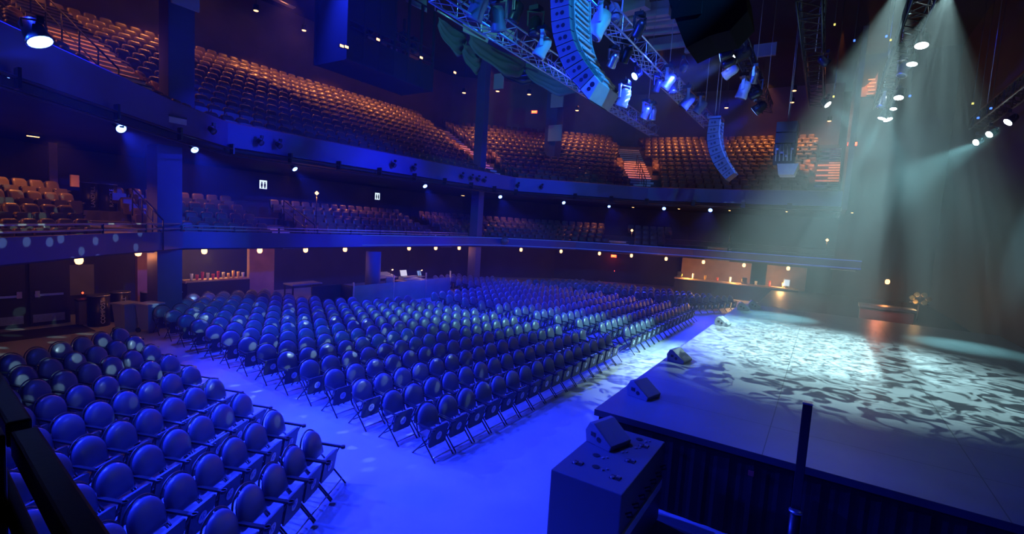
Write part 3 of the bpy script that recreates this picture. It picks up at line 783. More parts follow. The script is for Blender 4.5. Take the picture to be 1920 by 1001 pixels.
for (x, y), nm in zip(DL, DN):
    p = at_z(x, y, 15.0) if x < 800 else at_z(x, y, 13.2)
    t = thing('downlight', 'small warm ceiling downlight, '+nm.replace('left of', 'just before').replace('right of', 'just past'), 'lamp', p, 0, 'warm downlights over the steep balcony')
    MB().lathe([(.13, .0), (.15, .02), (.15, .3), (.05, .34)], n=14).obj('housing', BLACKM, t)
    MB().lathe([(.01, -.03), (.11, -.02), (.13, .01), (.01, .01)], n=14).obj('lens', LENSO, t)
    MB().cyl((0, 0, .33), (0, 0, 15.99-p.z), .012, n=5).obj('stem', BLACKM, t)
# light of those downlights: one lamp each over the seats
for q, (x, y) in enumerate([(-13.0, -7.5), (-16.5, -5.), (-19.8, -.5), (-20., 4.5), (-19.8, 9.5), (-19.6, 14), (-19., 18.), (-16.5, 23.5), (-11., 29.3), (-5.5, 32.8), (.8, 34.), (4.2, 34.2)]):
    light('SPOT', 'downlight_beam', (x, y, 15.6), 1700 if q < 7 else 1500, WARM, (x+.6, y-.2, 0), .15, 102, 1.)
# narrow warm spots added at ceiling height to brighten the stepped aisles
for (b, o, w, lab), W in zip(UST, (3200, 4200, 5200, 5200)):
    o = Vector(o).normalized(); c = Vector(b)+o*4.4; s_ = c-o*(3.5 if W < 4000 else 5)
    light('SPOT', 'aisle_fill', (s_.x, s_.y, 15.6), W, (1, .24, .06), (c.x, c.y, 8.8), .05, 30 if W < 5000 else 26, .5)
# warm downlights in the soffit over the shallow balcony
SL = [(1187, 388), (1273, 391), (1368, 394), (1475, 396), (1598, 398), (868, 366), (605, 340), (62, 254)]
SN = ['first past the middle', 'second past the middle', 'third past the middle', 'fourth past the middle', 'at the stage end', 'just before the slim column', 'over the straight seats', 'over the nearest seats']
for (x, y), nm in zip(SL, SN):
    p = at_z(x, y, 6.06)
    t = thing('soffit_light', 'flat warm soffit light, '+nm, 'lamp', p, 0, 'soffit lights over the shallow balcony')
    MB().box((0, 0, 0), (.12, .34, .05)).obj('trim_ring', BLACKM, t); MB().box((0, 0, -.03), (.09, .28, .02)).obj('diffuser', LENSO, t)
for x, y, w in [(-11.5, -4.5, 260), (-14.2, -1.4, 300), (-16.2, 3, 130), (-16.3, 7.5, 86), (-16.3, 12, 86), (-16, 17, 73), (-13.5, 23, 73), (-9, 28, 73), (-2, 31.5, 86), (4, 31.8, 86)]:
    light('SPOT', 'soffit_beam', (x, y, 6.0), w, WARM, (x+.01, y, 0), .12, 130, .6)

# ------------------------------------------------------------------ haze in the whole hall
# thin everywhere, thicker over the stage and around the trusses
m = bpy.data.materials.new('theatrical_haze'); m.use_nodes = True; nt = m.node_tree; nt.nodes.clear()
N = lambda t, **k: nt.nodes.new(t)
v = N('ShaderNodeVolumeScatter'); v.inputs['Color'].default_value = (1, 1, 1, 1); v.inputs['Anisotropy'].default_value = .22
tc = N('ShaderNodeTexCoord'); sp = N('ShaderNodeSeparateXYZ'); nt.links.new(tc.outputs['Object'], sp.inputs[0])
def ramp(axis, lo, hi):
    r = N('ShaderNodeMapRange'); r.interpolation_type = 'SMOOTHSTEP'; r.inputs[1].default_value, r.inputs[2].default_value = lo, hi
    nt.links.new(sp.outputs[axis], r.inputs[0]); return r.outputs[0]
def op(kind, a, b):
    n = N('ShaderNodeMath'); n.operation = kind
    for k, q in enumerate((a, b)):
        if isinstance(q, (int, float)): n.inputs[k].default_value = q
        else: nt.links.new(q, n.inputs[k])
    return n.outputs[0]
stage = op('MULTIPLY', op('MULTIPLY', op('MULTIPLY', ramp(0, 1.0, 3.4), ramp(1, 1.5, 5.)), ramp(1, 27.5, 25.)), ramp(2, 10.5, 5.5))
rig = op('MULTIPLY', op('MULTIPLY', ramp(0, -5., -2.5), ramp(0, 3.4, 1.0)), op('MULTIPLY', ramp(1, 0, 3), ramp(2, 5.8, 8.)))
nt.links.new(op('ADD', .0014, op('ADD', op('MULTIPLY', stage, .0095), op('MULTIPLY', rig, .003))), v.inputs['Density'])
o = N('ShaderNodeOutputMaterial'); nt.links.new(v.outputs[0], o.inputs['Volume'])
try: m.cycles.volume_step_rate = .35
except Exception: pass
tag(MB().box2((-30, -16, -1), (16, 44, 17)).obj('haze', m), 'thin theatrical haze filling the hall, thicker over the stage', 'haze', kind='stuff')
w = bpy.data.worlds.new('world'); S.world = w; w.use_nodes = True
w.node_tree.nodes['Background'].inputs[0].default_value = (0, 0, 0, 1)
# ------------------------------------------------------------------ hung loudspeakers
def curved_array(name, F, B, y0, wid, label, holes, rear=RIG):
    Fp = [at_y(x, y, y0) for x, y in F]; Bp = [at_y(x, y, y0) for x, y in B]
    o = Vector(Fp[0]); t = thing(name, label, 'loudspeaker', o, 0, 'curved hanging speaker arrays')
    n = len(F)-1
    for i in range(n):
        q = [Fp[i]-o, Fp[i+1]-o, Bp[i+1]-o, Bp[i]-o]; c = sum(q, Vector())/4
        q = [c+(p-c)*.94 for p in q]
        mb = MB(); mb._add([p for p in q]+[p+Vector((0, wid, 0)) for p in q], [(3, 2, 1, 0), (4, 5, 6, 7), (0, 1, 5, 4), (1, 2, 6, 5), (2, 3, 7, 6), (3, 0, 4, 7)])
        cab = mb.obj('cabinet', PALE if i == n-1 and holes else SPK, t, bevel=.012)  # light on the lowest cabinet is put into its paler colour
        f, b = (q[0]+q[1])/2, (q[2]+q[3])/2; ax = (b-f).normalized(); hgt = (q[1]-q[0])
        if i == n-1 and holes: cab['label'] = 'pale lit lowest cabinet'
        # front grille
        g = [q[0]-ax*.02, q[1]-ax*.02]
        MB().strip([q[0]-ax*.015+Vector((0, .03, 0)), q[1]-ax*.015+Vector((0, .03, 0))], [q[0]-ax*.015+Vector((0, wid-.03, 0)), q[1]-ax*.015+Vector((0, wid-.03, 0))]).obj('grille', GRILLE, cab)
        # two dark carrying ports in the side panel
        mb = MB()
        for k, rr in ((.34, .16), (.62, .2)):
            p = f.lerp(b, k); mb.cyl(p+Vector((0, -.004, 0)), p+Vector((0, .01, 0)), hgt.length*rr*.9, n=12)
        mb.obj('side_port', BLACK, cab)
        # rear rigging and amplifier plate
        mb = MB(); mb.box(b+ax*.01+Vector((0, wid/2, 0)), (.03, wid*.72, hgt.length*.62))
        for yy in (.12, .88): mb.beam(q[3]+ax*.03+Vector((0, wid*yy, 0)), q[2]+ax*.03+Vector((0, wid*yy, 0)), .05, .03, up=(0, 1, 0))
        mb.cyl(b+ax*.05+Vector((0, wid*.2, 0)), b+ax*.05+Vector((0, wid*.8, 0)), .018, n=6)
        mb.obj('rear_rigging', rear, cab)
    top = (Fp[0]+Bp[0])/2-o
    MB().box(top+Vector((0, wid/2, .08)), (.5, wid*.9, .09)).obj('flying_frame', STEEL, t)
    for yy in (.15, .85): MB().cyl(top+Vector((0, wid*yy, .1)), Vector((top.x, wid*yy, 15.98-o.z)), .014, n=6).obj('hanging_chain', STEEL, t)
    return t
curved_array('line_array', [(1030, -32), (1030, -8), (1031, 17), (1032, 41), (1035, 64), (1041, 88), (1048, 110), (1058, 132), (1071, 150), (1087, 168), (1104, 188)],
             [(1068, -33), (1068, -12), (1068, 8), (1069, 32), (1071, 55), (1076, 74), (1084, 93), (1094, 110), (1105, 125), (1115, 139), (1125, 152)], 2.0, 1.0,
             'big curved hanging speaker array with pale lit lowest cabinet', True)
curved_array('line_array', [(1329, 223), (1327, 237), (1325, 251), (1325, 265), (1327, 279), (1331, 293), (1337, 307), (1345, 319), (1353, 329), (1360, 337)],
             [(1349, 222), (1348, 235), (1347, 247), (1348, 259), (1350, 271), (1354, 283), (1359, 295), (1365, 306), (1371, 315), (1377, 324)], 15.4, .95,
             'small distant curved hanging speaker array lit bright blue', False)
p = at_d(1473, 278, 19)
t = thing('hanging_subwoofer', 'dark hanging speaker stack with pale flared lowest box, before the far seats', 'loudspeaker', (p.x, p.y, p.z))
for k in range(4): MB().box((0, 0, .75-k*.42), (.72, .85, .39)).obj('cabinet', BLACK, t, bevel=.015)
MB().prism([(-.3, .2), (.42, .2), (.3, -.22), (-.22, -.22)], lambda u, v, w: (u+.1, w, v-.85), -.45, .45).obj('flared_box', PALE, t)
mb = MB()
for a in range(5): mb.cyl((-.3+.13*a, -.44, .1-.06*(a % 2)), (-.26+.13*a, -.46, -.55), .022, n=6)
for a in range(4): mb.box((-.25+.17*a, -.45, -.1-.13*(a % 3)), (.09, .05, .07))
mb.obj('rigging', STEEL, t)
for yy in (-.3, .3): MB().cyl((0, yy, .95), (0, yy, 15.98-p.z), .014, n=6).obj('hanging_chain', STEEL, t)
# big black cabinet hanging out of the top of the picture
pts = [(1247, -30), (1256, 10), (1286, 89), (1330, 66), (1368, 57), (1402, 20), (1396, -30)]
Q = [at_y(x, y, 2.2) for x, y in pts]; o = Q[2]
t = thing('hanging_speaker', 'big black hanging speaker cabinet cut off by the top of the picture', 'loudspeaker', o)
mb = MB(); n = len(Q)
mb._add([q-o for q in Q]+[q-o+Vector((0, .9, 0)) for q in Q], [tuple(range(n-1, -1, -1)), tuple(range(n, 2*n))]+[(k, (k+1) % n, n+(k+1) % n, n+k) for k in range(n)])
mb.obj('cabinet', FELT, t, bevel=.01)
MB().cyl(Q[0].lerp(Q[-1], .5)-o+Vector((0, .45, 0)), Q[0].lerp(Q[-1], .5)-o+Vector((0, .45, 15.98-Q[0].z)), .02, n=6).obj('hanging_chain', STEEL, t)
MB().box(Q[0].lerp(Q[3], .5)-o+Vector((0, -.01, 0)), (.5, .02, .25)).obj('grille', FELT, t)

# ------------------------------------------------------------------ hanging lighting cage
zb = 9.3
A, Bc, Cc = at_z(645, 112, zb), at_z(810, 172, zb), at_z(857, 165, zb)
x0, x1 = Bc.x-1.7, Bc.x; y0, y1 = A.y, Bc.y
t = thing('lighting_cage', 'dark blue steel cage platform hanging high before the seats', 'platform', (x1, y0, zb))
L = y1-y0; W = x1-x0; H = 3.1
CAGE = mat('cage_paint', (.009, .01, .013), .6, .2, bump=.1, bscale=20)
MB().box2((-W, 0, 0), (0, L, .12)).obj('platform_floor', CAGE, t)
MB().box2((-.05, 0, .1), (0, L, .95)).obj('front_panel', CAGE, t)
MB().box2((-W, L-.05, .1), (0, L, .3)).obj('end_panel', CAGE, t)
MB().box2((-W, .02, .1), (0, .07, H)).obj('end_panel', CAGE, t)
MB().box2((-W-.04, 0, .1), (-W, L*.55, H)).obj('back_panel', CAGE, t)
MB().box2((-.05, 0, 1.3), (0, L*.5, H)).obj('upper_screen', CAGE, t)
for k in range(7): MB().box((-.03, L*k/6, H/2), (.08, .08, H)).obj('post', CAGE, t)
for k in range(3): MB().box((-W, L*k/2, H/2), (.08, .08, H)).obj('post', CAGE, t)
for z in (1.1, 1.3, 1.6, H): MB().cyl((-.03, 0, z), (-.03, L, z), .03, n=6).obj('rail', CAGE, t)
for z in (.5, .75, 1.0, 1.3): MB().cyl((-W, L-.03, z), (-.03, L-.03, z), .025, n=6).obj('rail', CAGE, t)
for k, yy in enumerate((.58, .72, .86)): MB().box((-W+.05, L*yy, 1.2), (.04, L*.09, 1.1)).obj('pale_board', PANELG, t)
for k in (0, 6): MB().cyl((-.03, L*k/6, H), (-.03, L*k/6, 15.98-zb), .02, n=6).obj('hanging_chain', STEEL, t)
for k, (x, y, nm) in enumerate([(709, 74, 'in the middle of the hanging cage'), (790, 108, 'at the railing end of the hanging cage'), (853, 136, 'at the outer corner of the hanging cage'), (641, 86, 'outside the cage corner, first of a pair'), (650, 88, 'outside the cage corner, second of a pair')]):
    p = at_x(x, y, x1+.1 if k < 3 else x1+.1)
    q = thing('work_light', 'small warm work light '+nm, 'lamp', p, 0, 'work lights on the hanging cage')
    MB().box((-.04, 0, 0), (.06, .16, .1)).obj('housing', BLACKM, q); MB().box((0, 0, 0), (.02, .13, .07)).obj('lens', LENSO, q)
for k in range(5):
    moving_head((x1-.45, y0+L*(.32+.13*k), zb+1.5), (x1+2, y0+L*.5, zb-2), .13, 'dark lamp standing inside the hanging cage, %s along it' % nth(k+1), group='lamps inside the hanging cage')

# ------------------------------------------------------------------ drapes, panels and gear among the trusses
def swag(pa, pb, drop, depth_, n_fold, label):
    pa, pb = Vector(pa), Vector(pb); d = pb-pa; nrm = Vector((d.y, -d.x, 0)).normalized()
    A = []; U, V = 24, 16
    for i in range(U+1):
        u = i/U; row = []
        for j in range(V+1):
            v = j/V; sag = 4*u*(1-u)*drop*v
            f = math.sin(v*n_fold*PI)*.07*math.sin(PI*u)+.05*math.sin(u*9+v*4)
            row.append(pa+d*u - Vector((0, 0, sag*.75+drop*.25*v*(1+.15*math.sin(u*17)))) + nrm*(depth_*math.sin(PI*u)*v*.5+f)-pa)
        A.append(row)
    mb = MB(); mb.sect(A, closed=False)
    for f in mb.bm.faces: f.smooth = True
    o = mb.obj('rigging_drape', DRAPE); o.location = pa
    md = o.modifiers.new('thick', 'SOLIDIFY'); md.thickness = .02
    return tag(o, label, 'drape', 'swagged drapes on the rigging')
swag(at_d(822, 32, 17), at_d(876, 66, 18), 1.1, .6, 7, 'teal swagged drape beside the hanging cage')
swag(at_d(868, 84, 17.5), at_d(905, 95, 18.2), 1.0, .5, 6, 'small teal swagged drape below the bright pipes')
swag(at_d(880, 66, 17), at_d(985, 118, 19), 1.0, .9, 5, 'wide black swagged drape under the bright pipes')
swag(at_d(985, 118, 19), at_d(1100, 138, 20), 1.15, .8, 9, 'teal swagged drape with deep folds behind the curved array')
swag(at_d(940, 128, 19), at_d(1010, 135, 20), .6, .5, 6, 'low teal swagged drape between two bigger drapes')
for a, b, nm in [((815, 8), (905, 62), 'upper'), ((820, 20), (910, 74), 'lower'), ((905, 62), (985, 100), 'far')]:
    pa, pb = at_d(*a, 16.5), at_d(*b, 17.6); o = MB().cyl((0, 0, 0), pb-pa, .035, n=8).obj('rigging_pipe', ALU); o.location = pa
    tag(o, '%s bright rigging pipe above the swagged drapes' % nm, 'pipe', 'rigging pipes')
for pts_, nm in [([(868, 42), (918, 68), (914, 80), (868, 58)], 'beside the blue lit lamp heads'), ([(900, 45), (933, 58), (930, 72), (902, 62)], 'second beside the blue lit lamp heads'), ([(943, 50), (965, 60), (962, 75), (942, 70)], 'under the pale gear'), ([(760, 0), (800, 0), (800, 22), (772, 8)], 'above the hanging cage')]:
    Q = [at_d(x, y, 19.) for x, y in pts_]; o = Q[0]
    mb = MB(); mb._add([q-o for q in Q]+[q-o+FWD*.08 for q in Q], [(3, 2, 1, 0), (4, 5, 6, 7), (0, 1, 5, 4), (1, 2, 6, 5), (2, 3, 7, 6), (3, 0, 4, 7)])
    ob = mb.obj('ceiling_baffle', PANELG); ob.location = o; tag(ob, 'pale ceiling baffle '+nm, 'panel', 'pale baffles under the roof')
# big moving heads
MH = [((893, 22), 11, .24, (-6, 3, 0), 'big blue lit moving head at the top, first of a pair', SPK), ((934, 45), 11.5, .22, (-2, 6, 2), 'big blue lit moving head at the top, second of a pair', SPK),
      ((965, 30), 13, .2, (-5, 4, 2), 'dark moving head beside the blue lit pair', BLACKM), ((1014, 96), 12, .2, (-4, 3, 2), 'pale tilted moving head before the swagged drape', PALE),
      ((1003, 55), 12.5, .2, (0, 2, 2), 'dark moving head hanging above the pale tilted one', BLACKM),
      ((1118, 55), 11, .25, (-3, 2, 0), 'big blue and white moving head beside the curved array', PALE), ((1150, 32), 12, .2, (2, 2, 0), 'blue lit moving head over the curved array', SPK),
      ((1168, 190), 14, .2, (-2, 8, 2), 'pale moving head just below the curved array', PALE), ((1208, 215), 16, .17, (-3, 10, 2), 'pale lamp hanging past the curved array', STEEL), ((1222, 218), 17, .17, (-1, 12, 2), 'second pale lamp hanging past the curved array', STEEL),
      ((1250, 158), 15, .2, (-3, 9, 3), 'round steel lamp under the bright blue truss', STEEL), ((1262, 168), 15.5, .17, (2, 8, 3), 'steel lamp beside the round one under the bright truss', STEEL),
      ((1285, 195), 17, .22, (-3, 10, 3), 'dark blue moving head at the far end of the bright truss', SPK), ((1310, 205), 18, .2, (-3, 12, 3), 'last blue moving head of the bright truss', SPK),
      ((1365, 138), 14, .17, (-2, 10, 6), 'pale lamp with long snout hanging at the stage edge', PALE), ((1392, 175), 14.5, .2, (1, 10, 2), 'pale glowing moving head hanging at the stage edge', PALE),
      ((1412, 150), 15, .16, (2, 12, 2), 'steel lamp behind the pale glowing one', STEEL), ((1172, 108), 13, .16, (-4, 9, 2), 'dark lamp in the middle truss', BLACKM), ((1148, 118), 13, .15, (-4, 9, 2), 'small steel lamp in the middle truss', STEEL),
      ((1230, 165), 15, .15, (-2, 10, 2), 'small dark lamp in the middle truss', BLACKM), ((1196, 60), 12, .16, (-4, 9, 2), 'dark lamp high on the bright truss', BLACKM),
      ((1693, 135), 13.5, .16, (5, 9, 1), 'steel lamp hanging between two white disc lamps', STEEL), ((1655, 195), 13.5, .14, (5, 9, 1), 'steel lamp above the brightest tilted pair', STEEL)]
for xy, d, r, tg, lab, bd in MH: moving_head(at_d(*xy, d), tg, r*.8, lab, GLASSL, bd)
# pale roof beams
for i, (a, b, w) in enumerate([((1165, 35), (1255, 22), .3), ((1150, 44), (1268, 28), .2), ((1165, 52), (1275, 40), .35), ((1200, 62), (1300, 52), .25), ((1215, 92), (1300, 80), .2), ((1285, 95), (1350, 82), .25), ((1170, 22), (1215, 8), .5), ((1412, 103), (1455, 98), .2)]):
    pa, pb = at_z(*a, 14.6), at_z(*b, 14.6); o = MB().beam((0, 0, 0), pb-pa, w, .3).beam((0, 0, .3), pb-pa+Vector((0, 0, .3)), w*.4, .5).obj('roof_beam', PANELG); o.location = pa
    tag(o, 'pale steel roof beam, %s of those seen between the trusses' % nth(i+1), 'beam', 'pale roof beams')
o = MB().box((0, 0, 0), (.3, 1.3, .06)).obj('linear_light', PANELG); o.location = at_z(531, 6, 15.3); tag(o, 'unlit strip light on the dark ceiling beside the warm downlights', 'lamp')

# ------------------------------------------------------------------ stage edge
def wedge(p, ang, s, label, m=SPK):
    t = thing('stage_monitor', label, 'loudspeaker', p, ang, 'wedge monitors')
    out = [(-.26, 0), (.3, 0), (.33, .1), (-.1, .4), (-.2, .4), (-.3, .22)]
    MB().prism([(u*s, v*s) for u, v in out], lambda u, v, w: (u, w, v), -.31*s, .31*s).obj('cabinet', m, t, bevel=.012)
    MB().strip([(.325*s, -.28*s, .115*s), (.325*s, .28*s, .115*s)], [(-.085*s, -.28*s, .402*s), (-.085*s, .28*s, .402*s)]).obj('grille', GRILLE, t)
    MB().box((-.1*s, -.312*s, .2*s), (.1*s, .01, .08*s)).cyl((.04*s, -.316*s, .14*s), (.04*s, -.306*s, .14*s), .05*s, n=12).obj('side_port', BLACK, t)
    return t
wedge((2.98, 2.0, 1.3), -.25, .7, 'black wedge monitor at the near corner of the stage, fully in blue light')
wedge((2.88, 4.95, 1.3), -.2, .68, 'black wedge monitor on the stage edge, second from the near corner')
wedge((2.86, 10.75, 1.3), -.1, .7, 'pale lit wedge monitor on the stage edge, third from the near corner')
wedge((2.9, 15.2, 1.3), .1, .75, 'pale wedge monitor at the far stage corner, nearer of the pair')
wedge((3.2, 16.3, 1.3), .1, .75, 'pale wedge monitor at the far stage corner, farther of the pair')
wedge((3.12, -.02, 1.2), -.3, .74, 'black wedge monitor standing on the subwoofer box')
# subwoofer box
t = thing('subwoofer', 'big black subwoofer box on the floor beside the stage corner', 'loudspeaker', (2.86, -1.22, 0))
SUBM = mat('subwoofer_paint', (.1, .105, .12), .5, bump=.2, bscale=70)
MB().box2((0, 0, .04), (.92, 1.78, 1.2)).obj('cabinet', SUBM, t, bevel=.015)
for x, y in ((.72, .32), (.72, .86), (.72, 1.42), (.2, .36), (.2, 1.62)):
    b = MB().box((x, y, 1.2), (.13, .1, .012)).obj('corner_pocket', BLACK, t); MB().cyl((x-.03, y-.03, 1.2), (x-.03, y-.03, 1.225), .025, n=10).box((x+.03, y+.02, 1.21), (.05, .05, .02)).obj('steel_stud', STEEL, b)
for x, y in ((.3, .72), (.42, .42), (.45, 1.05), (.6, 1.6), (.55, 1.3)):
    b = MB().cyl((x, y, 1.199), (x, y, 1.207), .05, n=14).obj('cup_hole', BLACK, t); MB().cyl((x+.1, y-.02, 1.2), (x+.1, y-.02, 1.215), .02, n=8).cyl((x+.14, y+.03, 1.2), (x+.14, y+.03, 1.215), .016, n=8).obj('steel_stud', STEEL, b)
MB().box2((.92, .05, .55), (.945, 1.72, .68)).obj('connector_strip', PALE, t)
for k in range(7): MB().tube([(.93, .15+.24*k, .9), (.99, .18+.24*k, .93), (1.0, .22+.24*k, .86), (.93, .24+.24*k, .82)], .012, 6).obj('rear_cable', BLACKM, t)
for y in (.1, 1.68): MB().cyl((.15, y, 0), (.15, y, .05), .04, n=10).cyl((.77, y, 0), (.77, y, .05), .04, n=10).obj('foot', BLACK, t)
# posts beside the stage
t = thing('stage_post', 'tall square black post standing beside the stage', 'post', (5.46, .2, 0))
MB().box((0, 0, 1.15), (.1, .1, 2.3)).obj('shaft', BLACKM, t, bevel=.006); MB().box((0, 0, .02), (.26, .26, .04)).obj('base_plate', BLACKM, t); MB().box((0, 0, 2.31), (.105, .105, .02)).obj('cap', STEEL, t)
p = at_z(1492, 958, 1.0)
t = thing('round_bollard', 'short black round post with pale ring cap before the stage', 'post', (p.x, p.y, 0))
MB().cyl((0, 0, 0), (0, 0, .99), .06, n=14).obj('shaft', BLACKM, t); MB().lathe([(.035, .99), (.075, .99), (.075, 1.01), (.035, 1.012)], n=16).obj('ring_cap', STEEL, t)
p = at_z(1415, 860, 1.12); t = thing('skirt_post', 'thin dark post with a small red tag against the stage skirt', 'post', (p.x, min(p.y, .7), 0))
MB().box((0, 0, .56), (.06, .06, 1.12)).obj('shaft', BLACKM, t); MB().box((0, -.035, 1.06), (.07, .01, .07)).obj('tag_plate', mat('red_tag', (.5, .06, .05), .5), t)

# near railing of the photographer's balcony
t = thing('balcony_railing', 'thick black steel railing crossing the lower corner close by', 'railing', (1.0, -5.845, 2.6), -.085)
MB().box2((0, -.025, .82), (2.40, .035, .9)).obj('top_rail', BLACKM, t, bevel=.008)
MB().box2((2.48, -.025, .82), (4.4, .035, .9)).obj('top_rail', BLACKM, t, bevel=.008)
MB().box2((0, -.035, .60), (4.4, -.005, .69)).obj('mid_rail', BLACKM, t, bevel=.006)
MB().box2((2.36, -.1, 0), (2.5, -.036, .9)).obj('post', BLACKM, t, bevel=.006)
MB().box2((4.3, -.1, 0), (4.4, -.036, .83)).obj('post', BLACKM, t)
MB().box2((0, -.1, 0), (.1, -.036, .83)).obj('post', BLACKM, t)
struct('floor_balcony_near', MB().box2((.5, -9, 2.3), (7.5, -5.95, 2.6)), CONC)

# ------------------------------------------------------------------ mixing booth
bx = -12.15
t = thing('mixing_booth', 'waist high blue lit booth walls behind the chair block', 'booth', (bx, 6.6, 0))
for a, b in ((1.5, 3.9), (3.9, 6.2), (6.2, 8.2)): MB().box2((-.05, a, 0), (0, b-.03, 1.0)).obj('wall_panel', BOOTH, t)
MB().box2((-.85, -.1, 0), (-.8, 1.45, 1.0)).obj('side_panel', BLACK, t)
MB().box2((-.85, 1.4, 0), (-.05, 1.45, 1.0)).obj('side_panel', BLACK, t)
for y in (1.47, 3.9, 6.2, 8.2): MB().box((-.02, y, .58 if y < 3 else .68), (.06, .06, 1.16 if y < 3 else 1.36)).obj('post', ALU, t)
def console(p, w, label, lit=True, rz=0):
    t = thing('mixing_console', label, 'mixing desk', p, rz, 'desks in the mixing booth')
    MB().box2((-.4, -w/2, 0), (.4, w/2, .06)).obj('desk_top', WOOD, t)
    for y in (-w/2+.05, w/2-.1): MB().box2((-.35, y, -.78), (.35, y+.05, 0)).obj('leg_panel', BLACK, t)
    c = MB().prism([(-.3, .06), (.3, .06), (.3, .12), (-.3, .26)], lambda u, v, q: (u, q, v), -w*.4, w*.4).obj('console_body', SPK, t)
    mb = MB()
    for i in range(14):
        for j in range(3): mb.box((-.2+.17*j, -w*.36+w*.055*i, .245-.04*j), (.09, .018, .02))
    mb.obj('faders', PALE, c)
console((-13.3, 12.9, .78), 1.7, 'long mixing console on a desk in the booth under a warm lamp')
console((-14.2, 11.6, .95), 1.5, 'rear mixing desk with warm light in the booth')
def screen(p, w, h, rz, label, m):
    t = thing('laptop', label, 'laptop', p, rz); MB().box2((-.15, -w/2, 0), (.15, w/2, .02)).obj('keyboard_base', STEEL, t)
    s = MB().beam((-.15, 0, .02), (-.24, 0, h), w, .02, up=(1, 0, 0)).obj('lid', BLACK, t); MB().beam((-.13, 0, .04), (-.215, 0, h-.02), w*.93, .006, up=(1, 0, 0)).obj('display', m, s)
screen((-13.35, 12.5, 1.03), .5, .36, 0, 'open laptop with pale screen on the mixing console', glow('screen_lit', (.8, .75, 1.), .8))
screen((-13.2, 13.6, 1.0), .45, .32, .3, 'open laptop turned away at the end of the mixing console', glow('screen_blue', (.3, .45, 1.), .6))
for x, y, nm in ((-14.0, 12.0, 'warm lamp over the rear mixing desk'), (-13.1, 13.3, 'small lamp over the long mixing console')):
    t = thing('desk_lamp', 'gooseneck '+nm, 'lamp', (x, y, 1.05)); MB().tube([(0, 0, 0), (0, 0, .3), (.05, 0, .4), (.12, 0, .38)], .012, 6).obj('neck', BLACKM, t); MB().cyl((.12, 0, .38), (.15, 0, .33), .03, .05, 10).obj('shade', GOLD, t); MB().cyl((0, 0, 0), (0, 0, .02), .06, n=10).obj('lamp_base', BLACKM, t)
    light('POINT', 'desk_light', (.16, 0, .3), 14, (1, .5, .2), None, .04).parent = t
t = thing('office_chair', 'dark blue swivel chair behind the booth wall beside the round pillar', 'chair', (-13.0, 11.0, 0)); MB().prism(rrect(.24, .6, 1.15, .1), lambda u, v, w: (w, u, v), -.03, .03).obj('backrest', SPK, t); MB().box((.25, 0, .48), (.48, .46, .09)).obj('seat', SPK, t, bevel=.03); MB().cyl((.25, 0, .06), (.25, 0, .45), .03, n=8).obj('stem', BLACKM, t); MB().box((.25, 0, .05), (.5, .06, .04)).box((.25, 0, .05), (.06, .5, .04)).box((.25, 0, .015), (.05, .5, .03)).obj('base', BLACKM, t)
t = thing('side_table', 'low dark table left empty beside the booth', 'table', (-14.3, 7.0, 0)); MB().box((0, 0, .95), (.7, 1.5, .06)).obj('table_top', BOOTH, t)
for x in (-.3, .3):
    for y in (-.7, .7): MB().box((x, y, .46), (.05, .05, .92)).obj('leg', BLACKM, t)

# ------------------------------------------------------------------ bars under the balcony
def bar(p0, p1, z, dep, label, n):
    p0, p1 = Vector(p0), Vector(p1); d = (p1-p0); L = d.length; a = math.atan2(d.y, d.x)
    t = thing('bar_counter', label, 'bar', (p0.x, p0.y, 0), a)
    MB().box2((0, 0, z-.1), (L, dep, z)).obj('counter_top', WOOD, t, bevel=.008); MB().box2((.03, .06, 0), (L-.03, dep-.05, z-.06)).obj('front', BLACK, t); MB().box2((.02, dep, z-.5), (L-.02, dep+.3, z-.46)).obj('service_shelf', STEEL, t)
    return t
bar((-16.0, 5.5), (-16.0, 2.9), 1.12, -.6, 'lit service bar with cups under the straight balcony', 0)
CUPS = [('yellow', (.8, .5, .08)), ('white', (.7, .68, .62)), ('red', (.6, .08, .06))]
def cup(p, r, h, kind, label, g):
    c = mat('cup_'+kind, dict(CUPS)[kind], .4); o = MB().lathe([(r*.75, 0), (r, h), (r*.92, h), (r*.7, .01)], n=12).obj('cup_stack', c); o.location = p; tag(o, label, 'cups', g)
for k in range(11):
    kind = ('white', 'yellow', 'yellow', 'yellow', 'white', 'red', 'red', 'white', 'red', 'red', 'white')[k]
    cup((-16.2, 5.3-.21*k, 1.12), .06, .22+.05*((k*7) % 3), kind, '%s cup stack, %s along the service bar from the orange wall' % (kind, nth(k+1)), 'cup stacks on the service bar')
struct('wall_bar_end', MB().box2((-16.7, 5.75, 0), (-16.5, 6.95, 2.44)), WARMW)
struct('wall_column_side', MB().box2((-15.6, 1.05, 0), (-15.4, 1.75, 2.44)), WARMW)
bar((-3.4, 29.2), (4.3, 29.9), 1.12, .6, 'long far bar glowing orange under the far balcony', 0)
struct('wall_far_bar', MB().box2((-3.6, 31.9, 0), (1.2, 32.1, 2.44)), WARMW)
struct('wall_far_bar_end', MB().box2((2.2, 31.9, 0), (4.6, 32.1, 2.44)), WARMW)
light('POINT', 'bar_light', (-2.5, 29.2, 1.35), 110, (1, .5, .16), None, .1); light('POINT', 'bar_light', (.5, 29.5, 1.35), 110, (1, .5, .16), None, .1); light('POINT', 'bar_light', (3.3, 29.85, 1.35), 110, (1, .5, .16), None, .1)
light('POINT', 'bar_light', (-16.7, 4.2, 2.0), 90, (1, .5, .16), None, .1)
